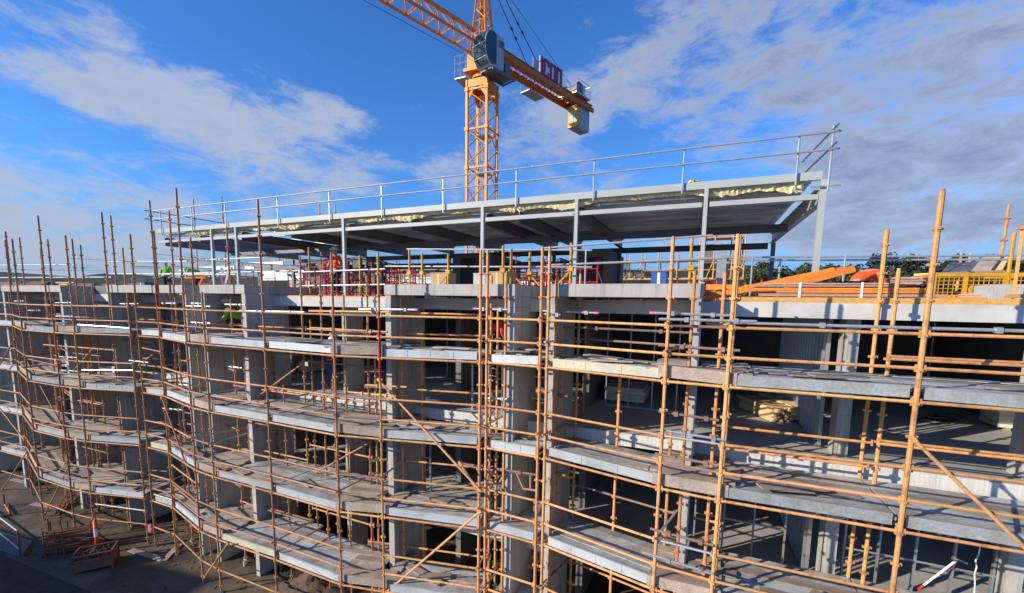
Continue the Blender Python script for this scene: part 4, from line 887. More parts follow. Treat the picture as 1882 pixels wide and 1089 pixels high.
# far orange scaffold tower behind the canopy right of centre
ft = thing('scaffold_tower', 'dense orange scaffold tower with timber decks far behind the right half of the canopy', 'scaffold', B(4, 22, ROOF))
rr = random.Random(9); xs = [1120, 1150, 1180, 1210, 1245, 1285, 1312, 1345, 1368]
NT = 20.; ss = [spx(x, NT, 480) for x in xs]
for i, s in enumerate(ss):
    for dn in (0, 1.2): p = B(s, NT+dn, 0); MB().tube((p.x, p.y, ROOF), (p.x, p.y, 12.2 if i > 4 else 11.4), .026, 6).build('standard', 'tube', ft)
for z in (9.7, 10.2, 10.6, 11.0, 11.4, 11.9, 12.1):
    hi = z > 11.3
    a = 5 if hi else 0
    MB().tube(B(ss[a], NT, z), B(ss[-1], NT, z), .022, 6).build('ledger', 'tube', ft)
    if z in (10.2, 11.0, 11.9): MB().bb(ss[a], ss[-1]-.05, NT+.05, NT+1.15, z+.03, z+.08).build('deck', 'timber_new' if z < 11 else 'timber', ft)
for i in (1, 5, 7): MB().tube(B(ss[i], NT-.03, 9.4), B(ss[i+1], NT-.03, 11.0), .02, 6).build('brace', 'tube', ft)
MB().bb(ss[5]+.05, ss[6], NT+1.3, NT+1.35, 9.3, 11.8).build('netting', 'concrete_dark', ft); MB().bb(ss[7]-.55, ss[7]-.2, NT-.1, NT-.05, 9.3, 11.7).build('chute', 'galv', ft)
# second, lower orange scaffold behind the middle
ft2 = thing('scaffold_tower', 'low brown scaffold with plank decks behind the middle parapet and cardboard box', 'scaffold', B(-5, 18, ROOF)); rr = random.Random(19)
ss = [spx(x, 18, 490) for x in (702, 735, 770, 805, 828)]
for s in ss:
    for dn in (0, 1.1): p = B(s, 18+dn, 0); MB().tube((p.x, p.y, ROOF), (p.x, p.y, 11.0), .026, 6).build('standard', 'tube_old', ft2)
for z in (9.5, 9.9, 10.2, 10.5, 10.85): MB().tube(B(ss[0], 18, z), B(ss[-1], 18, z), .022, 6).build('ledger', 'tube', ft2)
for z in (9.93, 10.55): MB().bb(ss[0], ss[-1]-.05, 18.05, 19.0, z, z+.05).build('deck', 'timber_new', ft2)
for x0, y0, x1, y1, n, m_ in ((240, 490, 300, 493, 17, 'dark_steel'), (300, 490, 480, 500, 19, 'dark_steel'), (330, 478, 560, 492, 16.5, 'dark_steel'), (440, 470, 640, 486, 17.8, 'dark_steel'), (470, 500, 600, 506, 20, 'white')):
    MB().ibeam(atn(x0, y0, n), atn(x1, y1, n), .12, .2).build('beam', m_, r2)
for x0, x1, y0, y1, n in ((330, 430, 488, 498, 21), (450, 520, 480, 494, 22), (480, 560, 502, 515, 19), (880, 960, 441, 449, 21)):
    a, b = atn(x0, y1, n), atn(x1, y0, n); MB().bb(a.dot(SD), b.dot(SD), n, n+.1, a.z, b.z).build('white_sheet', 'white', r2)
# orange formwork beams
def fbeam(x0, y0, x1, y1, n0, n1, label, mt='lvl', h=.13, wd=.065, grp='orange formwork beams on the right slab'):
    mb = MB(); a, b = atn(x0, y0, n0), atn(x1, y1, n1); mb.beam(a, b, wd, h); tag(mb.build('formwork_beam', mt), label, 'beam', grp)
fbeam(1296, 546, 1533, 497, 10.2, 10.32, 'long orange beam leaning up to the right over the timber stack'); fbeam(1440, 527, 1570, 493, 10.12, 10.36, 'shorter orange beam crossing over the upper end of the leaning beam')
fbeam(1300, 540, 1365, 531, 11.0, 11.2, 'dark orange beam end behind the parapet corner'); fbeam(1298, 527, 1400, 529, 11.6, 11.4, 'orange beam lying in shade behind the parapet corner')
fbeam(1500, 507, 1548, 496, 10.28, 10.4, 'stub of orange beam under the upper beam ends')
def stack(name, label, x0, x1, yrows, n, dp, mats, straps=()):
    s0, s1 = spx(x0, n, 540), spx(x1, n, 540); a = B((s0+s1)/2, n, 0)
    t = thing(name, label, 'timber stack', B((s0+s1)/2, n, ROOF)); rr = random.Random(name+label)
    for (ya, yb, e0_, e1_), m_ in zip(yrows, mats):
        xm = (x0+x1)/2; c = B(spx(xm, n, 540), n, 0); za, zb = zpix(c.x, c.y, ya), zpix(c.x, c.y, yb); k = max(2, int(dp/.09)); mb = MB()
        for i in range(k):
            j0, j1 = rr.uniform(-.05, .05), rr.uniform(-.25, .05)
            rows = 2 if za-zb > .09 else 1
            for r_ in range(rows):
                z0 = zb+(za-zb)*r_/rows; z1 = zb+(za-zb)*(r_+1)/rows-.006
                mb.bb(s0+e0_+j0*(1 if e0_ == 0 else 1), s1+e1_+j1, n+i*dp/k, n+(i+1)*dp/k-.008, z0, z1)
        mb.build('timber_layer', m_, t)
    for x in straps:
        s = spx(x, n, 530); c = B(s, n, 0); z0, z1 = zpix(c.x, c.y, yrows[-1][1]), zpix(c.x, c.y, yrows[0][0]); MB().bb(s-.02, s+.02, n-.012, n-.004, z0, z1+.008).build('strap', 'white', t)
    return t
stack('timber_stack', 'strapped stack of orange and pinkish formwork timber along the edge of the right slab', 1386, 1812, [(519, 522, .2, -.9), (522.5, 526.5, 0, -1.0), (528, 538, 0, -.85), (539, 545, .1, -.5), (546, 550.5, 0, 0)], 10.08, .42, ['timber', 'timber_pink', 'lvl', 'timber_pink', 'timber_pink'], (1470, 1584))
stack('timber_stack', 'low pile of orange beams in front of the grey block near the right edge', 1729, 1816, [(541, 544, .05, -.1), (545, 549, 0, 0), (549.5, 554, 0, 0)], 10.08, .06, ['lvl', 'lvl', 'lvl'])
stack('timber_stack', 'brown plank pile further back, left of the yellow mesh crate', 1640, 1705, [(508, 512, 0, 0), (512.5, 521, 0, .1)], 12.0, 1.0, ['timber', 'timber_pink'])
tag(MB().bb(spx(1362, 10.0, 555), 9.5, 10.01, 10.06, 9.201, 9.30).build('edge_board', 'lvl_yellow'), 'long yellowish formwork board along the top edge of the right slab', 'board')
tag(MB().bb(spx(480, 10.0, 548), fins[3]-.1, 10.01, 10.06, 9.201, 9.235).build('edge_board', 'lvl'), 'thin orange board along the slab edge of the recess with red frames', 'board')
# yellow mesh crate
t = thing('mesh_crate', 'bright yellow wire mesh crate behind the timber at the right edge', 'crate', B(spx(1790, 11.6, 520), 11.6, ROOF)); n = 11.6; s0, s1 = spx(1716, n, 520), spx(1935, n, 520); c = B(s0, n, 0); zt = zpix(c.x, c.y, 505)
mb = MB()
for s in (s0, s0+(s1-s0)*.28, s0+(s1-s0)*.62, s1): mb.bb(s-.03, s+.03, n-.03, n+.03, ROOF, zt+.05); mb.bb(s-.03, s+.03, n+1.17, n+1.23, ROOF, zt+.05)
for z in (ROOF+.06, zt): mb.bb(s0, s1, n-.02, n+.02, z-.03, z+.031); mb.bb(s0, s1, n+1.18, n+1.22, z-.03, z+.031); mb.bb(s0-.02, s0+.02, n, n+1.2, z-.03, z+.03)
mb.build('frame', 'yellow', t); mb = MB(); s = s0
while s < s1: mb.bb(s, s+.012, n-.005, n+.005, ROOF+.06, zt); s += .075
z = ROOF+.1
while z < zt: mb.bb(s0, s1, n-.009, n-.006, z, z+.012); z += .075
mb.build('mesh', 'yellow', t)
MB().bb(s0+.1, s1-.1, n+.1, n+1.1, ROOF+.02, ROOF+.2).build('tray', 'timber_new', t)
# grey block right
t = thing('concrete_block', 'pale grey precast block lying on the slab at the right edge', 'block', B(spx(1850, 10.5, 540), 10.5, ROOF)); s0, s1 = spx(1812, 10.5, 540), spx(1960, 10.5, 540); c = B(s0, 10.5, 0)
MB().bb(s0, s1, 10.3, 10.9, ROOF+.002, zpix(c.x, c.y, 523)).build('body', 'concrete', t); MB().bb(s0-.25, s0-.005, 10.35, 10.8, ROOF+.002, ROOF+.2).build('plank_pack', 'cw_grey', t)
# leaning boards right
def plank(p0, p1, wd, th, mt, label, grp=None): mb = MB(); mb.beam(p0, p1, wd, th); return tag(mb.build('plank', mt), label, 'plank', grp)
plank(atn(1797, 505, 13), atn(1825, 470, 14), .30, .04, 'timber', 'grey plank leaning above the mesh crate at the right', None); plank(atn(1826, 502, 13.2), atn(1842, 474, 14), .22, .04, 'timber_new', 'reddish plank leaning right of the grey leaning plank')
plank(atn(1757, 500, 13.6), atn(1772, 482, 14.2), .5, .03, 'dark_steel', 'dark sheet leaning left of the leaning planks'); plank(atn(1695, 504, 12.2), atn(1845, 498, 13.2), .35, .05, 'timber_new', 'long plank lying across the top of the mesh crate'); plank(atn(1640, 470, 13.5), atn(1580, 515, 13.5), .45, .03, 'timber', 'brown board leaning behind the long orange beams')
plank(atn(1765, 488, 14), atn(1830, 474, 15), .15, .04, 'timber_new', 'thin plank rising to the tall far pole at the right')
for x, yt, yb, n, lb in ((1836, 378, 505, 14, 'tall slim orange pole far back near the right edge'), (1762, 467, 505, 14.5, 'short orange pole left of the leaning dark sheet'), (1779, 468, 505, 14.6, 'short yellow-topped pole behind the dark sheet'), (1834, 455, 505, 15.5, 'short orange pole right beside the tall far pole'),
                        (617, 378, 402, 16, 'tiny far pole above the canopy roof left of centre'), (360, 366, 440, 15, 'slim brown pole rising behind the left canopy rail'), (412, 362, 440, 15, 'slim brown pole beside the canopy rail, right of the other slim pole'), (588, 375, 402, 16, 'tiny far pole above the canopy roof')):
    p = atn(x, yb, n); tag(tube_post((p.x, p.y), zpix(p.x, p.y, yt), ROOF-.05).build('scaffold_pole', 'tube'), lb, 'pole', 'separate scaffold poles on the roof')
# white trestle, orange trestle
def trestle(p, mt, label, w_=1.2, h=.8):
    t = thing('trestle', label, 'trestle', p); MB().beam(p+Vector((0, 0, h))-SD*w_/2, p+Vector((0, 0, h))+SD*w_/2, .09, .09).build('top_bar', mt, t)
    for a in (-1, 1):
        for b in (-1, 1): mb = MB(); mb.beam(p+SD*a*w_*.32+Vector((0, 0, h-.04)), p+SD*a*w_*.55+ND*b*.35+Vector((0, 0, .0)), .06, .05); mb.build('leg', mt, t)
trestle(B(spx(412, 11.5, 515), 11.5, 9.53), 'white', 'white painted trestle with splayed legs on the parapet between the left canopy columns', 1.0, .75)
trestle(B(spx(362, 10.8, 520), 10.8, 9.53), 'lvl', 'orange trestle on the left parapet under the canopy end', 1.2, .38)
trestle(B(spx(118, 11.0, 520), 11.0, 9.25), 'yellow', 'small yellow trestle at the left recess carrying a pale board', .8, .4)
tag(MB().bb(spx(107, 11, 518), spx(140, 11, 518), 10.9, 11.3, 9.72, 9.76).build('board', 'timber_new'), 'pale board resting on the small yellow trestle at the left', 'board')
tag(MB().bb(spx(145, 10.1, 545), spx(202, 10.1, 545), 10.02, 10.5, ROOF+.001, ROOF+.35).build('formwork_panel', 'dark_steel'), 'dark formwork panel on the slab in the left recess', 'formwork panel')

# ------------------------------------------------------------------ people
def skin_mesh(name, joints, edges, m, parent, sub=1):
    me = bpy.data.meshes.new(name); me.from_pydata([j[0] for j in joints], edges, []); o = bpy.data.objects.new(name+'_src', me); col.objects.link(o)
    md = o.modifiers.new('s', 'SKIN'); me.skin_vertices  # created by the modifier
    if not me.skin_vertices: me.attributes
    lay = me.skin_vertices[0].data
    for i, j in enumerate(joints): lay[i].radius = j[1] if isinstance(j[1], tuple) else (j[1], j[1])
    lay[0].use_root = True
    sbd = o.modifiers.new('u', 'SUBSURF'); sbd.levels = sub; sbd.render_levels = sub
    dg = bpy.context.evaluated_depsgraph_get(); me2 = bpy.data.meshes.new_from_object(o.evaluated_get(dg)); bpy.data.objects.remove(o); bpy.data.meshes.remove(me)
    me2.name = name; me2.materials.clear(); me2.materials.append(M[m]); me2.polygons.foreach_set('use_smooth', [True]*len(me2.polygons))
    q = bpy.data.objects.new(name, me2); col.objects.link(q)
    if parent: q.parent = parent
    return q
POSES = {
 'stand': dict(pel=(0, 0, .95), ch=(0, .02, 1.32), nk=(0, .03, 1.50), hd=(0, .05, 1.63), el=[(-.26, .06, 1.15), (.26, .06, 1.15)], ha=[(-.24, .22, .98), (.24, .22, .98)], kn=[(-.11, .03, .50), (.11, .03, .50)], an=[(-.12, 0, .08), (.12, 0, .08)]),
 'reach': dict(pel=(0, 0, .95), ch=(0, .05, 1.32), nk=(0, .09, 1.50), hd=(0, .14, 1.62), el=[(-.26, .06, 1.15), (.42, .2, 1.33)], ha=[(-.24, .25, 1.0), (.60, .32, 1.25)], kn=[(-.14, .03, .50), (.12, .03, .50)], an=[(-.17, -.12, .08), (.15, .1, .08)]),
 'crouch': dict(pel=(0, -.12, .42), ch=(0, .12, .75), nk=(0, .25, .90), hd=(0, .34, 1.0), el=[(-.27, .25, .58), (.27, .25, .58)], ha=[(-.2, .46, .45), (.2, .46, .45)], kn=[(-.15, .28, .44), (.15, .28, .44)], an=[(-.14, .0, .08), (.14, 0, .08)]),
 'low': dict(pel=(0, -.16, .30), ch=(0, .16, .50), nk=(0, .34, .52), hd=(0, .46, .44), el=[(-.27, .35, .30), (.27, .35, .30)], ha=[(-.2, .5, .12), (.2, .5, .12)], kn=[(-.15, .14, .10), (.15, .14, .10)], an=[(-.14, -.28, .08), (.14, -.28, .08)]),
 'bend': dict(pel=(0, -.12, .86), ch=(0, .22, 1.02), nk=(0, .42, 1.04), hd=(0, .56, 1.0), el=[(-.26, .34, .80), (.26, .34, .80)], ha=[(-.18, .45, .58), (.18, .45, .58)], kn=[(-.12, .03, .48), (.12, .03, .48)], an=[(-.13, 0, .08), (.13, 0, .08)]),
}
def person(p, rz, pose, shirt, legs_m, hat, label, vest=None, sleeves=False):
    q = POSES[pose]; V = Vector; t = thing('person', label, 'person', (0, 0, 0))
    pel, ch, nk, hd = V(q['pel']), V(q['ch']), V(q['nk']), V(q['hd']); up = (ch-pel).normalized()
    J = [(pel, (.13, .10))]; E = []
    def add(v, r, par): J.append((V(v), r)); E.append((par, len(J)-1)); return len(J)-1
    c = add(ch, (.15, .10), 0); n_ = add(nk, .055, c); h1 = add(hd, (.078, .092), n_); add(hd+(hd-nk).normalized()*.1, (.062, .08), h1)
    hands = []
    for i in (0, 1):
        sgn = (-1, 1)[i]; sh = add(ch+up*.11+V((sgn*.18, 0, 0)), .055, c); e = add(q['el'][i], .042, sh); hh_ = add(q['ha'][i], .028, e); hands.append((V(q['el'][i]), V(q['ha'][i])))
        k = add(q['kn'][i], .062, add(pel+V((sgn*.1, 0, -.06)), .088, 0)); a = add(q['an'][i], .042, k); add(V(q['an'][i])+V((0, .14, -.03)), (.04, .03), a)
    body = skin_mesh('body', J, E, 'skin', t)
    # face, ears
    mb = MB(); f = V((0, 1, 0)); mb.box(hd+V((0, .098, .0)), (.012, 0, 0), (0, .02, 0), (0, 0, .02))
    for sgn in (-1, 1): mb.sphere(hd+V((sgn*.085, .0, .0)), .022, (.5, 1, 1.4), 6, 4)
    mb.build('nose_and_ears', 'skin', body)
    mb = MB()
    for sgn in (-1, 1): mb.sphere(hd+V((sgn*.032, .084, .025)), .011, (1, .7, .7), 6, 4)
    mb.build('eyes', 'black', body)
    # hands: palm, four fingers and a thumb
    for (e, h_), sgn in zip(hands, (-1, 1)):
        d = (h_-e).normalized(); side = d.cross(V((0, 0, 1))); side = side.normalized() if side.length > .1 else V((1, 0, 0)); nrm = d.cross(side)
        mb = MB(); mb.box(h_+d*.05, d*.045, side*.038, nrm*.014)
        for i, ln in enumerate((.058, .07, .075, .066)):
            b0 = h_+d*.093+side*(-.03+.02*i); mid = b0+d*ln*.55+nrm*.006; mb.tube(b0, mid, .0088, 5); mb.tube(mid, mid+d*ln*.4+nrm*.02, .008, 5, .006)
        b0 = h_+d*.035+side*.038*sgn; mb.tube(b0, b0+(d+side*sgn*.8).normalized()*.035, .010, 5); mb.tube(b0+(d+side*sgn*.8).normalized()*.035, b0+(d+side*sgn*.6).normalized()*.062, .009, 5, .007)
        mb.build('hand', 'skin', body)
    # clothes
    J = [(pel+up*.02, (.150, .125))]; E = []; c = add(ch, (.175, .125), 0); add(nk-up*.03, (.07, .07), c)
    for i in (0, 1):
        sgn = (-1, 1)[i]; sh = add(ch+up*.11+V((sgn*.18, 0, 0)), .075, c); e0 = V(q['el'][i]); s0v = ch+up*.11+V((sgn*.18, 0, 0))
        e = add(s0v.lerp(e0, .75) if not sleeves else e0, .060, sh)
        if sleeves: add(e0.lerp(V(q['ha'][i]), .85), .045, e)
    skin_mesh('shirt', J, E, shirt, t)
    J = [(pel+up*.03, (.152, .118))]; E = []
    for i in (0, 1):
        sgn = (-1, 1)[i]; k = add(q['kn'][i], .078, add(pel+V((sgn*.1, 0, -.05)), .105, 0)); add(V(q['an'][i])+V((0, 0, .05)), .058, k)
    skin_mesh('trousers', J, E, legs_m, t)
    for i in (0, 1):
        a = V(q['an'][i]); mb = MB(); mb.box(a+V((0, .05, -.045)), (.045, 0, 0), (0, .135, 0), (0, 0, .033)); mb.tube(a+V((0, -.01, -.03)), a+V((0, -.01, .10)), .055, 8); mb.build('boot', 'boot', t)
    if vest:
        mb = MB()
        for s_ in (.25, .75): cc = pel.lerp(ch, s_); mb.tube(cc-up*.025, cc+up*.025, .178, 14)
        mb.v = [(x, y_*.75+.25*pel.lerp(ch, .5).y, z_) for x, y_, z_ in mb.v]; mb.build('reflective_band', vest, t)
    if hat:
        d = (hd-nk).normalized(); mb = MB(); mb.sphere(hd+V((0, 0, .055)), .118, (1, 1.15, .95), 14, 7, 0, .52); mb.tube(hd+V((0, .02, .048)), hd+V((0, .02, .056)), .135, 14); mb.box(hd+V((0, .15, .05)), (.07, 0, 0), (0, .035, 0), (0, 0, .005)); mb.build('hard_hat', hat, t)
    t.location = p; t.rotation_euler = (0, 0, rz); return t
p = atz(606, 716, FL2); person((p.x, p.y, FL2), R(-60), 'reach', 'shirt_red', 'jeans', 'hat_white', 'person in red shirt and dark jeans standing on the floor left of the interior column')
p = atn(437, 600, 9.75); person((p.x, p.y, nz(2)+.18), R(100), 'crouch', 'hivis_lime', 'navy', 'hat_white', 'person in lime shirt crouching inside the third framed opening', sleeves=True)
p = atn(904, 600, 10.6); person((p.x, p.y, FL2+1.35), R(-100), 'bend', 'shirt_red', 'navy', 'hat_white', 'person in bright red bending behind the doubled poles at the centre', sleeves=True)
wp = (p.x, p.y)
t = thing('work_trestle', 'steel work trestle with a timber platform under the bending person in red', 'trestle', (p.x, p.y, FL2)); sp_ = p.dot(SD)
MB().bb(sp_-.5, sp_+.5, 10.3, 10.95, FL2+1.29, FL2+1.345).build('platform', 'timber', t)
for a in (-.45, .45):
    for b in (10.35, 10.9): MB().bb(sp_+a-.02, sp_+a+.02, b-.02, b+.02, FL2+.001, FL2+1.289).build('leg', 'galv', t)
p = aty(1655, 668, 15.5); person((p.x, p.y, FL2), R(200), 'stand', 'hivis_lime', 'navy', 'hat_white', 'person in dull green vest standing in the dark interior at the right')
p = aty(307, 505, 23); person((p.x, p.y, ROOF), R(190), 'stand', 'hivis_lime', 'navy', None, 'person in lime shirt and black trousers standing under the canopy\'s left end', sleeves=True)
p = aty(363, 500, 22); person((p.x, p.y, ROOF+.25), R(90), 'bend', 'hivis_lime', 'navy', 'hat_green', 'person in green bending over on the deck under the left canopy end', sleeves=True)
tag(MB().bb(B(0, 0, 0).x+p.dot(SD)-.7, p.dot(SD)+.7, p.dot(ND)-.5, p.dot(ND)+.5, ROOF+.001, ROOF+.245).build('pallet', 'timber_new'), 'low timber pallet under the bending green worker', 'pallet')
p = aty(618, 520, 15.8); person((p.x, p.y, ROOF), R(160), 'stand', 'hivis_orange', 'navy', 'hat_white', 'person in orange shirt and white hard hat among the red shoring frames')
p = atn(1577, 515, 11.3); person((p.x, p.y, ROOF+.12), R(-80), 'low', 'hivis_orange', 'navy', None, 'person in bright orange jacket crouching behind the timber stack at the right', sleeves=True)

# ------------------------------------------------------------------ interior materials
def board_stack(x, y, z, s_len, n_len, h, label, mt='plaster', rz=0.):
    p = atz(x, y, z); s, n = p.dot(SD), p.dot(ND); t = thing('plasterboard_stack', label, 'board stack', p, 'stacks of boards indoors'); k = max(3, int(h/.09)); rr = random.Random(int(x))
    for i in (0, 1):
        MB().bb(s+.15+i*(s_len-.4), s+.25+i*(s_len-.4), n, n+n_len, z+.002, z+.08).build('bearer', 'timber', t)
    for i in range(k): j = rr.uniform(-.04, .04); MB().bb(s+j, s+s_len+j, n+j, n+n_len+j, z+.082+i*h/k, z+.082+(i+1)*h/k-.008).build('board', mt, t)
board_stack(1112, 738, FL2, 1.15, 1.3, .42, 'stack of cream boards on the floor behind the bay right of centre'); board_stack(538, 684, FL2, .9, 1.2, .40, 'stack of cream boards on the floor left of the red-shirted person'); board_stack(1832, 790, FL2, 1.3, .8, .48, 'stack of cream boards at the right edge of the second floor')
t = thing('timber_bundle', 'bundle of fresh pale timber battens with staggered ends on the right-hand floor', 'timber bundle', atz(1425, 772, FL2)); p = atz(1418, 775, FL2); rr = random.Random(4)
dv = (SD*.35+ND*.94).normalized(); dv2 = Vector((dv.y, -dv.x, 0)); dv = (ND*.9-SD*.44).normalized(); dv2 = Vector((dv.y, -dv.x, 0))
mb = MB()
for i in range(9):
    for j in range(7):
        o_ = rr.uniform(-.16, .16); a = p+dv2*(i*.094)+Vector((0, 0, .05+j*.05))+dv*o_; mb.beam(a, a+dv*1.5, .088, .044)
mb.build('battens', 'timber_new', t)
mb = MB()
for k_ in (.4, 1.1): mb.beam(p-dv2*.06+dv*k_+Vector((0, 0, .39)), p+dv2*.82+dv*k_+Vector((0, 0, .39)), .02, .006)
mb.build('strap', 'black', t)
mb = MB(); a = atz(1462, 775, FL2)
for i in range(4): mb.beam(a+dv2*i*.095+Vector((0, 0, .36)), a+dv2*i*.095+dv*1.6+Vector((0, 0, .42)), .088, .044)
for k_ in (.2, 1.3): mb.beam(a-dv2*.05+dv*k_+Vector((0, 0, .17)), a+dv2*.35+dv*k_+Vector((0, 0, .17)), .08, .33)
tag(mb.build('batten_pile', 'timber_new'), 'smaller pile of pale battens right behind the timber bundle', 'timber pile')
# adjustable props & loose tube piles indoors
for (x, y, z, lb) in ((822, 690, FL2, 'thin silver prop standing left in the middle framed bay'), (844, 712, FL2, 'thin silver prop standing right of the other in the middle framed bay'), (1072, 755, FL2, 'yellow prop inside the framed bay right of centre'), (1700, 740, FL2, 'prop in the dark interior at the right')):
    p = atz(x, y, z); mb = MB(); mb.tube(p, p+Vector((0, 0, 1.7)), .03, 7); mb.tube(p+Vector((0, 0, 1.7)), p+Vector((0, 0, 2.79)), .022, 7); mb.box(p+Vector((0, 0, .008)), (.08, 0, 0), (0, .08, 0), (0, 0, .006)); mb.box(p+Vector((0, 0, 2.79)), (.08, 0, 0), (0, .08, 0), (0, 0, .006)); tag(mb.build('prop', 'yellow' if 'yellow' in lb else 'galv'), lb, 'prop', 'props holding the ceiling')
t = thing('folding_trestle', 'silver folding trestle on the floor of the middle framed bay', 'trestle', atz(870, 715, FL2)); p = atz(850, 712, FL2)
for i in (0, 1): mb = MB(); mb.tube(p+ND*i*.6+Vector((0, 0, .9)), p+SD*1.3+ND*i*.6+Vector((0, 0, .75)), .02, 6); mb.tube(p+ND*i*.6+Vector((0, 0, .6)), p+SD*1.3+ND*i*.6+Vector((0, 0, .5)), .02, 6); mb.tube(p+ND*i*.6, p+ND*i*.6+Vector((0, 0, .9)), .02, 6); mb.tube(p+SD*1.3+ND*i*.6, p+SD*1.3+ND*i*.6+Vector((0, 0, .75)), .02, 6); mb.build('side_frame', 'galv', t)
mb = MB()
for k_ in range(3):
    c = atz(1715+k_*14, 775-k_*4, FL2)+Vector((0, 0, .02+k_*.01)); pts = [c+Vector((.35*math.cos(a_), .25*math.sin(a_), .01*k_)) for a_ in [i*.5 for i in range(14)]]; mb.path(pts, .012, 5)
tag(mb.build('cable_coil', 'black'), 'loose black cable coiled on the right-hand floor', 'cable')
# ladder, barrier tape, white cable
a, b = atn(1760, 1028, 10.5), atn(1687, 1083, 10.3); mb = MB()
for k_ in range(7): mb.m = 1 if k_ == 6 else 0; mb.beam(a.lerp(b, k_/7+.001), a.lerp(b, (k_+1)/7), .045, .006)
mb.m = 0; mb.beam(a, a+SD*.14-Vector((0, 0, .04)), .045, .008); mb.m = 1; mb.beam(a, a-SD*.08-Vector((0, 0, .2)), .045, .008)
tag(mb.build('barrier_tape', ['white', 'shirt_red']), 'white and red barrier tape stretched between studs at the bottom right', 'tape')
pts = [atn(x, y, 10.4) for x, y in ((1802, 1000), (1799, 1018), (1793, 1030), (1795, 1042), (1791, 1055), (1792, 1070), (1790, 1100))]
tag(MB().path(pts, .011, 6).build('hanging_cable', 'white'), 'white cable hanging down beside the tape at the bottom right', 'cable')

# ------------------------------------------------------------------ ground-level things
# stillage of scaffold fittings
def cage(p, rz, label):
    t = thing('stillage', label, 'stillage', (0, 0, 0)); V = Vector; mb = MB(); W, D, H = .62, .42, .5
    for x in (-W, W):
        for y in (-D, D): mb.box((x, y, H/2+.1), (.03, 0, 0), (0, .03, 0), (0, 0, H/2+.1))
    for z in (.14, .2+H): 
        for y in (-D, D): mb.box((0, y, z), (W, 0, 0), (0, .025, 0), (0, 0, .028))
        for x in (-W, W): mb.box((x, 0, z), (.024, 0, 0), (0, D, 0), (0, 0, .027))
    mb.build('frame', 'rust', t); mb = MB(); mb.box((0, 0, .16), (W-.03, 0, 0), (0, D-.03, 0), (0, 0, .02))
    for y in (-D, D): mb.box((0, y*.985, .36), (W-.03, 0, 0), (0, .006, 0), (0, 0, .19))
    for x in (-W, W): mb.box((x*.985, 0, .36), (.006, 0, 0), (0, D-.03, 0), (0, 0, .19))
    mb.build('side_panels', 'rust', t); rr = random.Random(2); mb = MB()
    for i in range(150):
        c = V((rr.uniform(-W+.08, W-.08), rr.uniform(-D+.08, D-.08), rr.uniform(.42, .66))); a = rr.uniform(0, 6.3); e = V((math.cos(a), math.sin(a), rr.uniform(-.5, .5))).normalized()*rr.uniform(.04, .09); mb.beam(c-e, c+e, .03, .03)
    mb.build('fittings', ['rust'], t); mb = MB()
    for i in range(40):
        c = V((rr.uniform(-.05, .45), rr.uniform(-.25, .25), .66+rr.uniform(0, .06))); mb.sphere(c, rr.uniform(.03, .06), (1, 1, .7), 6, 4)
    mb.build('black_fittings', 'black', t)
    t.location = p; t.rotation_euler = (0, 0, rz); t.scale = (.8, .8, .85); return t
p = atz(178, 1040, 0); cage((p.x, p.y, 0.0), R(28), 'rusty stillage full of scaffold fittings at the bottom left')
# rack of red-brown tubes
t = thing('tube_rack', 'rack packed with red-brown scaffold transoms behind the stillage', 'rack', (0, 0, 0)); mb = MB(); rr = random.Random(11)
for x in (-.95, -.88, -.8, -.55, -.44, -.32, -.2, .6, .72, .85, .93):
    y_ = .35*rr.choice((-1, 1)); MB().tube((x, y_, 0), (x, y_, rr.uniform(.95, 1.25)), .025, 6).build('upright', 'rust', t)
for k_ in range(8):
    mb = MB(); z = .12+.09*k_
    for i in range(6): y = -.3+.12*i; mb.tube((-.85+rr.uniform(-.2, .15), y+rr.uniform(-.03, .03), z+rr.uniform(-.03, .03)), (.85+rr.uniform(-.35, .1), y+rr.uniform(-.08, .08), z+rr.uniform(-.05, .09)), .022, 6)
    mb.build('tube_layer', 'rust', t)
mb = MB(); 
for x in (-.9, .9): mb.box((x, 0, .04), (.04, 0, 0), (0, .42, 0), (0, 0, .04))
mb.build('base', 'rust', t)
t.scale = (.85, .85, .95); p = atz(138, 1008, 0); t.location = (p.x, p.y, 0); t.rotation_euler = (0, 0, R(22))
# plastic bollard
p = atz(181, 995, 0); p = Vector((atz(180, 1018, 0).x, atz(180, 1018, 0).y, 0)); zt = zpix(p.x, p.y, 955)
bo = thing('traffic_bollard', 'orange plastic traffic bollard with a white reflective band by the stillage', 'bollard', p)
zb = zpix(p.x, p.y, 1000); MB().tube((p.x, p.y, .04), (p.x, p.y, zt-.06), .055, 14, .05).build('body', 'orange_plastic', bo, True); MB().tube((p.x, p.y, 0), (p.x, p.y, .05), .2, 12, .17).build('base', 'black', bo)
h = zt; MB().tube((p.x, p.y, h*.52), (p.x, p.y, h*.74), .057, 14, .056).build('band', 'reflective', bo); MB().tube((p.x, p.y, zt-.06), (p.x, p.y, zt+.02), .05, 12, .02).build('cap', 'orange_plastic', bo)
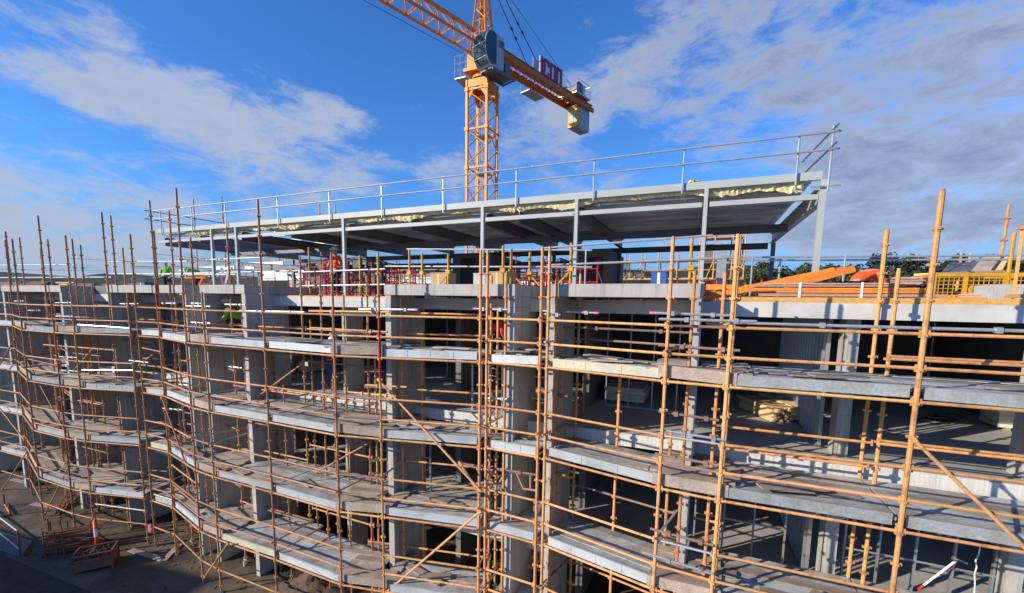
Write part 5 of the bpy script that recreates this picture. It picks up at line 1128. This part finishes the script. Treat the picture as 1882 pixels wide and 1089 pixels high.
# barrier left
t = thing('low_barrier', 'low steel railing end on the pale kerb slab at the left edge', 'railing', atz(38, 1020, 0)); a = atz(38, 1022, .14); MB().tube(a, a+Vector((0, 0, .95)), .03, 8).build('post', 'rust', t)
b = atz(-60, 940, .14); MB().tube(a+Vector((0, 0, .92)), b+Vector((0, 0, .92)), .022, 6).build('top_rail', 'galv', t); MB().tube(a+Vector((0, 0, .25)), b+Vector((0, 0, .25)), .022, 6).build('bottom_rail', 'galv', t); MB().beam(a+Vector((0, 0, .03)), a+SD*.5+Vector((0, 0, .02)), .06, .03).build('foot', 'rust', t)
t = thing('trestle_barrier', 'small rusty U-shaped barrier on the ground at the left edge', 'barrier', atz(14, 940, 0))
a, b = atz(9, 930, 0), atz(19, 947, 0)
for q in (a, b): MB().tube(q, q+Vector((0, 0, .55)), .028, 7).build('post', 'rust', t)
MB().tube(a+Vector((0, 0, .08)), b+Vector((0, 0, .08)), .025, 7).build('bottom_bar', 'tube', t); MB().beam(b+Vector((0, 0, .04)), atz(-15, 955, 0)+Vector((0, 0, .04)), .05, .05).build('foot', 'rust', t)
for x0, y0, x1, y1, lb in ((100, 945, 124, 905, 'reddish ladder frame leaning on the lowest deck, left one'), (108, 940, 130, 906, 'reddish ladder frame leaning on the lowest deck, right one')):
    a, b = atz(x0, y0, 0), atn(x1, y1, 9.3); mb = MB(); w_ = SD*.3
    for k_ in (0, 1): mb.tube(a+w_*k_, b+w_*k_, .03, 6)
    for i in range(1, 7): c = a.lerp(b, i/7); mb.tube(c, c+w_, .02, 6)
    tag(mb.build('ladder_frame', 'rust'), lb, 'frame')
# soil heap, pipes, rubble
def heap(c, rx, ry, h, name, label, seed):
    rr = random.Random(seed); mb = MB(); nu, nv = 26, 9
    for j in range(nv+1):
        for i in range(nu): a_ = 2*math.pi*i/nu; k_ = j/nv; hh2 = h*(1-k_)**1.3*(1+.3*rr.uniform(-1, 1)) if j < nv else 0; mb.v.append((c.x+rx*k_*math.cos(a_)*(1+.08*rr.uniform(-1, 1)), c.y+ry*k_*math.sin(a_)*(1+.08*rr.uniform(-1, 1)), max(0, hh2)))
    for j in range(nv):
        for i in range(nu): k_ = (i+1) % nu; mb.f.append((j*nu+i, j*nu+k_, (j+1)*nu+k_, (j+1)*nu+i)); mb.mi.append(0)
    return tag(mb.build(name, 'soil', smooth=True), label, 'soil heap')
for x0, y0, x1, y1, lb in ((60, 925, 120, 935, 'weathered plank lying on the mud by the left ladder frames'), (240, 1010, 300, 1028, 'plank lying in the mud right of the stillage'), (330, 1000, 300, 1030, 'short plank stuck across the tyre marks near the scaffold base'), (20, 880, 70, 890, 'plank lying on the ground below the far left deck')):
    plank(atz(x0, y0, .03), atz(x1, y1, .03), .2, .03, 'timber', lb)
heap(atz(585, 1085, 0), 1.6, 1.0, .7, 'soil_heap', 'dark brown heap of loose soil below the lowest deck, left of centre', 3); heap(atz(400, 960, 0), 1.2, .8, .25, 'soil_heap', 'low brown mound of soil in the shade under the scaffold', 4)
for x, y, lb in ((349, 1005, 'short white plastic pipe stub poking out of the mud under the scaffold'), (449, 1040, 'curved white plastic pipe end standing in the mud near the scaffold pole')):
    p = atz(x, y, 0); mb = MB(); mb.path([p, p+Vector((0, 0, .2)), p+Vector((.05, 0, .25)), p+Vector((.09, 0, .2))], .03, 8); tag(mb.build('pipe_stub', 'pvc'), lb, 'pipe')
mb = MB(); rr = random.Random(8)
for i in range(220):
    x, y = rr.uniform(-10, 640), rr.uniform(930, 1085); p = atz(x, y, 0); r_ = rr.uniform(.01, .045); mb.sphere((p.x, p.y, r_*.3), r_, (1, rr.uniform(.6, 1), .6), 5, 3)
tag(mb.build('rubble', 'soil'), kind='stuff')
mb = MB()
for i in range(900):
    x, y = rr.uniform(505, 640), rr.uniform(1035, 1088); p = atz(x, y, 0)+Vector((rr.uniform(-.1, .1), rr.uniform(-.1, .1), 0)); a_ = rr.uniform(0, 6.3); h = rr.uniform(.04, .16); d_ = Vector((math.cos(a_), math.sin(a_), 0))*.01
    o_ = len(mb.v); mb.v += [tuple(p-d_), tuple(p+d_), tuple(p+Vector((rr.uniform(-.05, .05), rr.uniform(-.05, .05), h)))]; mb.f.append((o_, o_+1, o_+2)); mb.mi.append(0)
tag(mb.build('grass', 'leaf_mid'), kind='stuff')
mb = MB()
for i in range(5): a = atz(352+rr.uniform(-4, 4), 968+rr.uniform(-3, 3)+i*3, .05); mb.tube(a+Vector((0, 0, .03*i)), a+Vector((2.6, .9+rr.uniform(-.3, .3), .03*i)), .024, 6)
tag(mb.build('tube_pile', 'rust'), 'rusty tubes lying crossed on the ground in the shade of the scaffold', 'tube pile')

# ------------------------------------------------------------------ background: houses and trees
rr = random.Random(21)
HL = ['red-roofed house', 'grey-roofed house', 'brown-roofed house', 'dark-roofed house', 'wide low house']
for i, (x, yt, wpx, Yd) in enumerate(((20, 518, 70, 120), (75, 517, 55, 105), (118, 519, 44, 130), (160, 520, 56, 115), (205, 521, 46, 125), (262, 519, 50, 118), (-40, 517, 60, 110))):
    p = aty(x, yt, Yd); zt = p.z; W = wpx/F*Yd/2; D = 5; t = thing('house', ['wide brick house with a low tiled roof, far left on the skyline', 'second distant house from the left on the skyline', 'small distant house left of the left recess', 'distant house seen over the left recess', 'distant house left of the rusty yellow post', 'distant house behind the second framed bay', 'distant house cut by the left picture edge'][i], 'house', (p.x, Yd, 0))
    MB().box((p.x, Yd, (zt-1.6)/2), (W, 0, 0), (0, D, 0), (0, 0, (zt-1.6)/2)).build('walls', 'house_wall', t)
    mb = MB(); zb = zt-1.6; o_ = 0; mb.v = [(p.x-W-.4, Yd-D-.4, zb), (p.x+W+.4, Yd-D-.4, zb), (p.x+W+.4, Yd+D+.4, zb), (p.x-W-.4, Yd+D+.4, zb), (p.x-W*.5, Yd, zt), (p.x+W*.5, Yd, zt)]
    mb.f = [(0, 1, 5, 4), (1, 2, 5), (2, 3, 4, 5), (3, 0, 4), (3, 2, 1, 0)]; mb.mi = [0]*5; mb.build('roof', 'roof_tile', t)
    for k_ in (-.5, .2, .6): MB().box((p.x+W*k_, Yd-D-.02, zb-1.2), (.5, 0, 0), (0, .03, 0), (0, 0, .5)).build('window', 'glass', t)
def tree(x, ytop, ybase_z, Yd, wpx, label, mt, seed, airy=.55, grp='trees on the skyline'):
    rr = random.Random(seed); p = aty(x, ytop, Yd); H = p.z; Wd = wpx/F*Yd/2; gz = 8.0 if Yd > 100 else 0
    t = thing('tree', label, 'tree', (p.x, Yd, 0), grp); mb = MB(); base = Vector((p.x, Yd, 0)); mb.tube(base, (p.x, Yd, H*.6), .35, 7, .2); cl = []
    for i in range(9):
        a_ = rr.uniform(0, 6.28); e = Vector((p.x+math.cos(a_)*Wd*rr.uniform(.3, .9), Yd+math.sin(a_)*Wd*.8, H*rr.uniform(.62, .93))); mb.tube((p.x, Yd, H*rr.uniform(.4, .6)), e, .16, 5, .05); cl.append(e)
    mb.build('trunk', 'bark', t); mb = MB(); nL = 4200
    for k_ in range(16): cl.append(Vector((p.x+rr.uniform(-1, 1)*Wd, Yd+rr.uniform(-1, 1)*Wd*.8, H*(1-rr.uniform(.04, .5)*(1 if rr.random() < .6 else 1)))))
    for i in range(nL):
        c = rr.choice(cl); r_ = Wd*airy*.62; v = Vector((rr.gauss(0, 1), rr.gauss(0, 1), rr.gauss(0, .6))); v = v.normalized()*(rr.random()**.5)*r_; q = c+v; q.z = min(q.z, H); s_ = Yd*.0032*rr.uniform(.5, 1.3)
        n_ = Vector((rr.gauss(0, 1), rr.gauss(0, 1), rr.gauss(0, 1))).normalized(); a_ = n_.orthogonal().normalized(); b_ = n_.cross(a_); o_ = len(mb.v)
        mb.v += [tuple(q+a_*s_), tuple(q+b_*s_*.8), tuple(q-a_*s_), tuple(q-b_*s_*.8)]; mb.f.append((o_, o_+1, o_+2, o_+3)); mb.mi.append(0)
    mb.build('crown', mt, t)
for i, a in enumerate(((1648, 459, 100, 70, 'tall dark tree with a flat airy top right of the red frames', 'leaf_dark'), (1700, 476, 105, 76, 'dark bushy tree left of the tallest right pole', 'leaf_dark'), (1625, 488, 90, 44, 'bare dry-looking shrubby tree left of the tall dark tree', 'leaf_dry'), (1672, 500, 88, 70, 'yellow-green bushy tree in front of the dark trees', 'leaf_mid'),
        (1572, 483, 100, 84, 'dark tree behind the crouching orange person', 'leaf_dark'), (1500, 483, 92, 92, 'dark green tree right of the canopy end column', 'leaf_dark'), (1452, 486, 90, 92, 'green-brown tree left of the canopy end column', 'leaf_mid'), (1405, 484, 90, 84, 'greenish tree behind the far scaffold tower', 'leaf_mid'),
        (1790, 465, 120, 66, 'dark tree behind the leaning planks', 'leaf_dark'), (1862, 462, 110, 50, 'dark tree at the right edge behind the yellow posts', 'leaf_dark'), (1745, 474, 130, 56, 'dark tree just right of the tallest right pole', 'leaf_dark'), (1930, 470, 115, 60, 'dark tree cut by the right picture edge', 'leaf_dark'),
        (1540, 489, 85, 84, 'olive tree behind the leaning orange beams', 'leaf_mid'))):
    tree(a[0], a[1], 0, a[2], a[3], a[4], a[5], 40+i)
# unseen block added off frame to cast shade over the yard at the bottom left
g1, g2 = atz(60, 985, 0), atz(400, 1062, 0); hb = 11.; off = -SUN_H*(hb/math.tan(SUN_EL)); a, b = g1+off, g2+off; dd = (b-a).normalized(); nn_ = Vector((dd.y, -dd.x, 0)); 
if nn_.y > 0: nn_ = -nn_
t = thing('shade_block', 'plain unseen block added off frame so its shade falls on the yard', 'building', (a.x, a.y, 0)); e0, e1 = a-dd*14, b+dd*0
mb = MB(); mb.prism([(e0.x, e0.y, 0), (e1.x, e1.y, 0), (e1.x+nn_.x*8, e1.y+nn_.y*8, 0), (e0.x+nn_.x*8, e0.y+nn_.y*8, 0)], (0, 0, hb)); mb.build('walls', 'house_wall', t)
print('shade_caster', e0, e1, nn_, 'objs', len(bpy.data.objects))
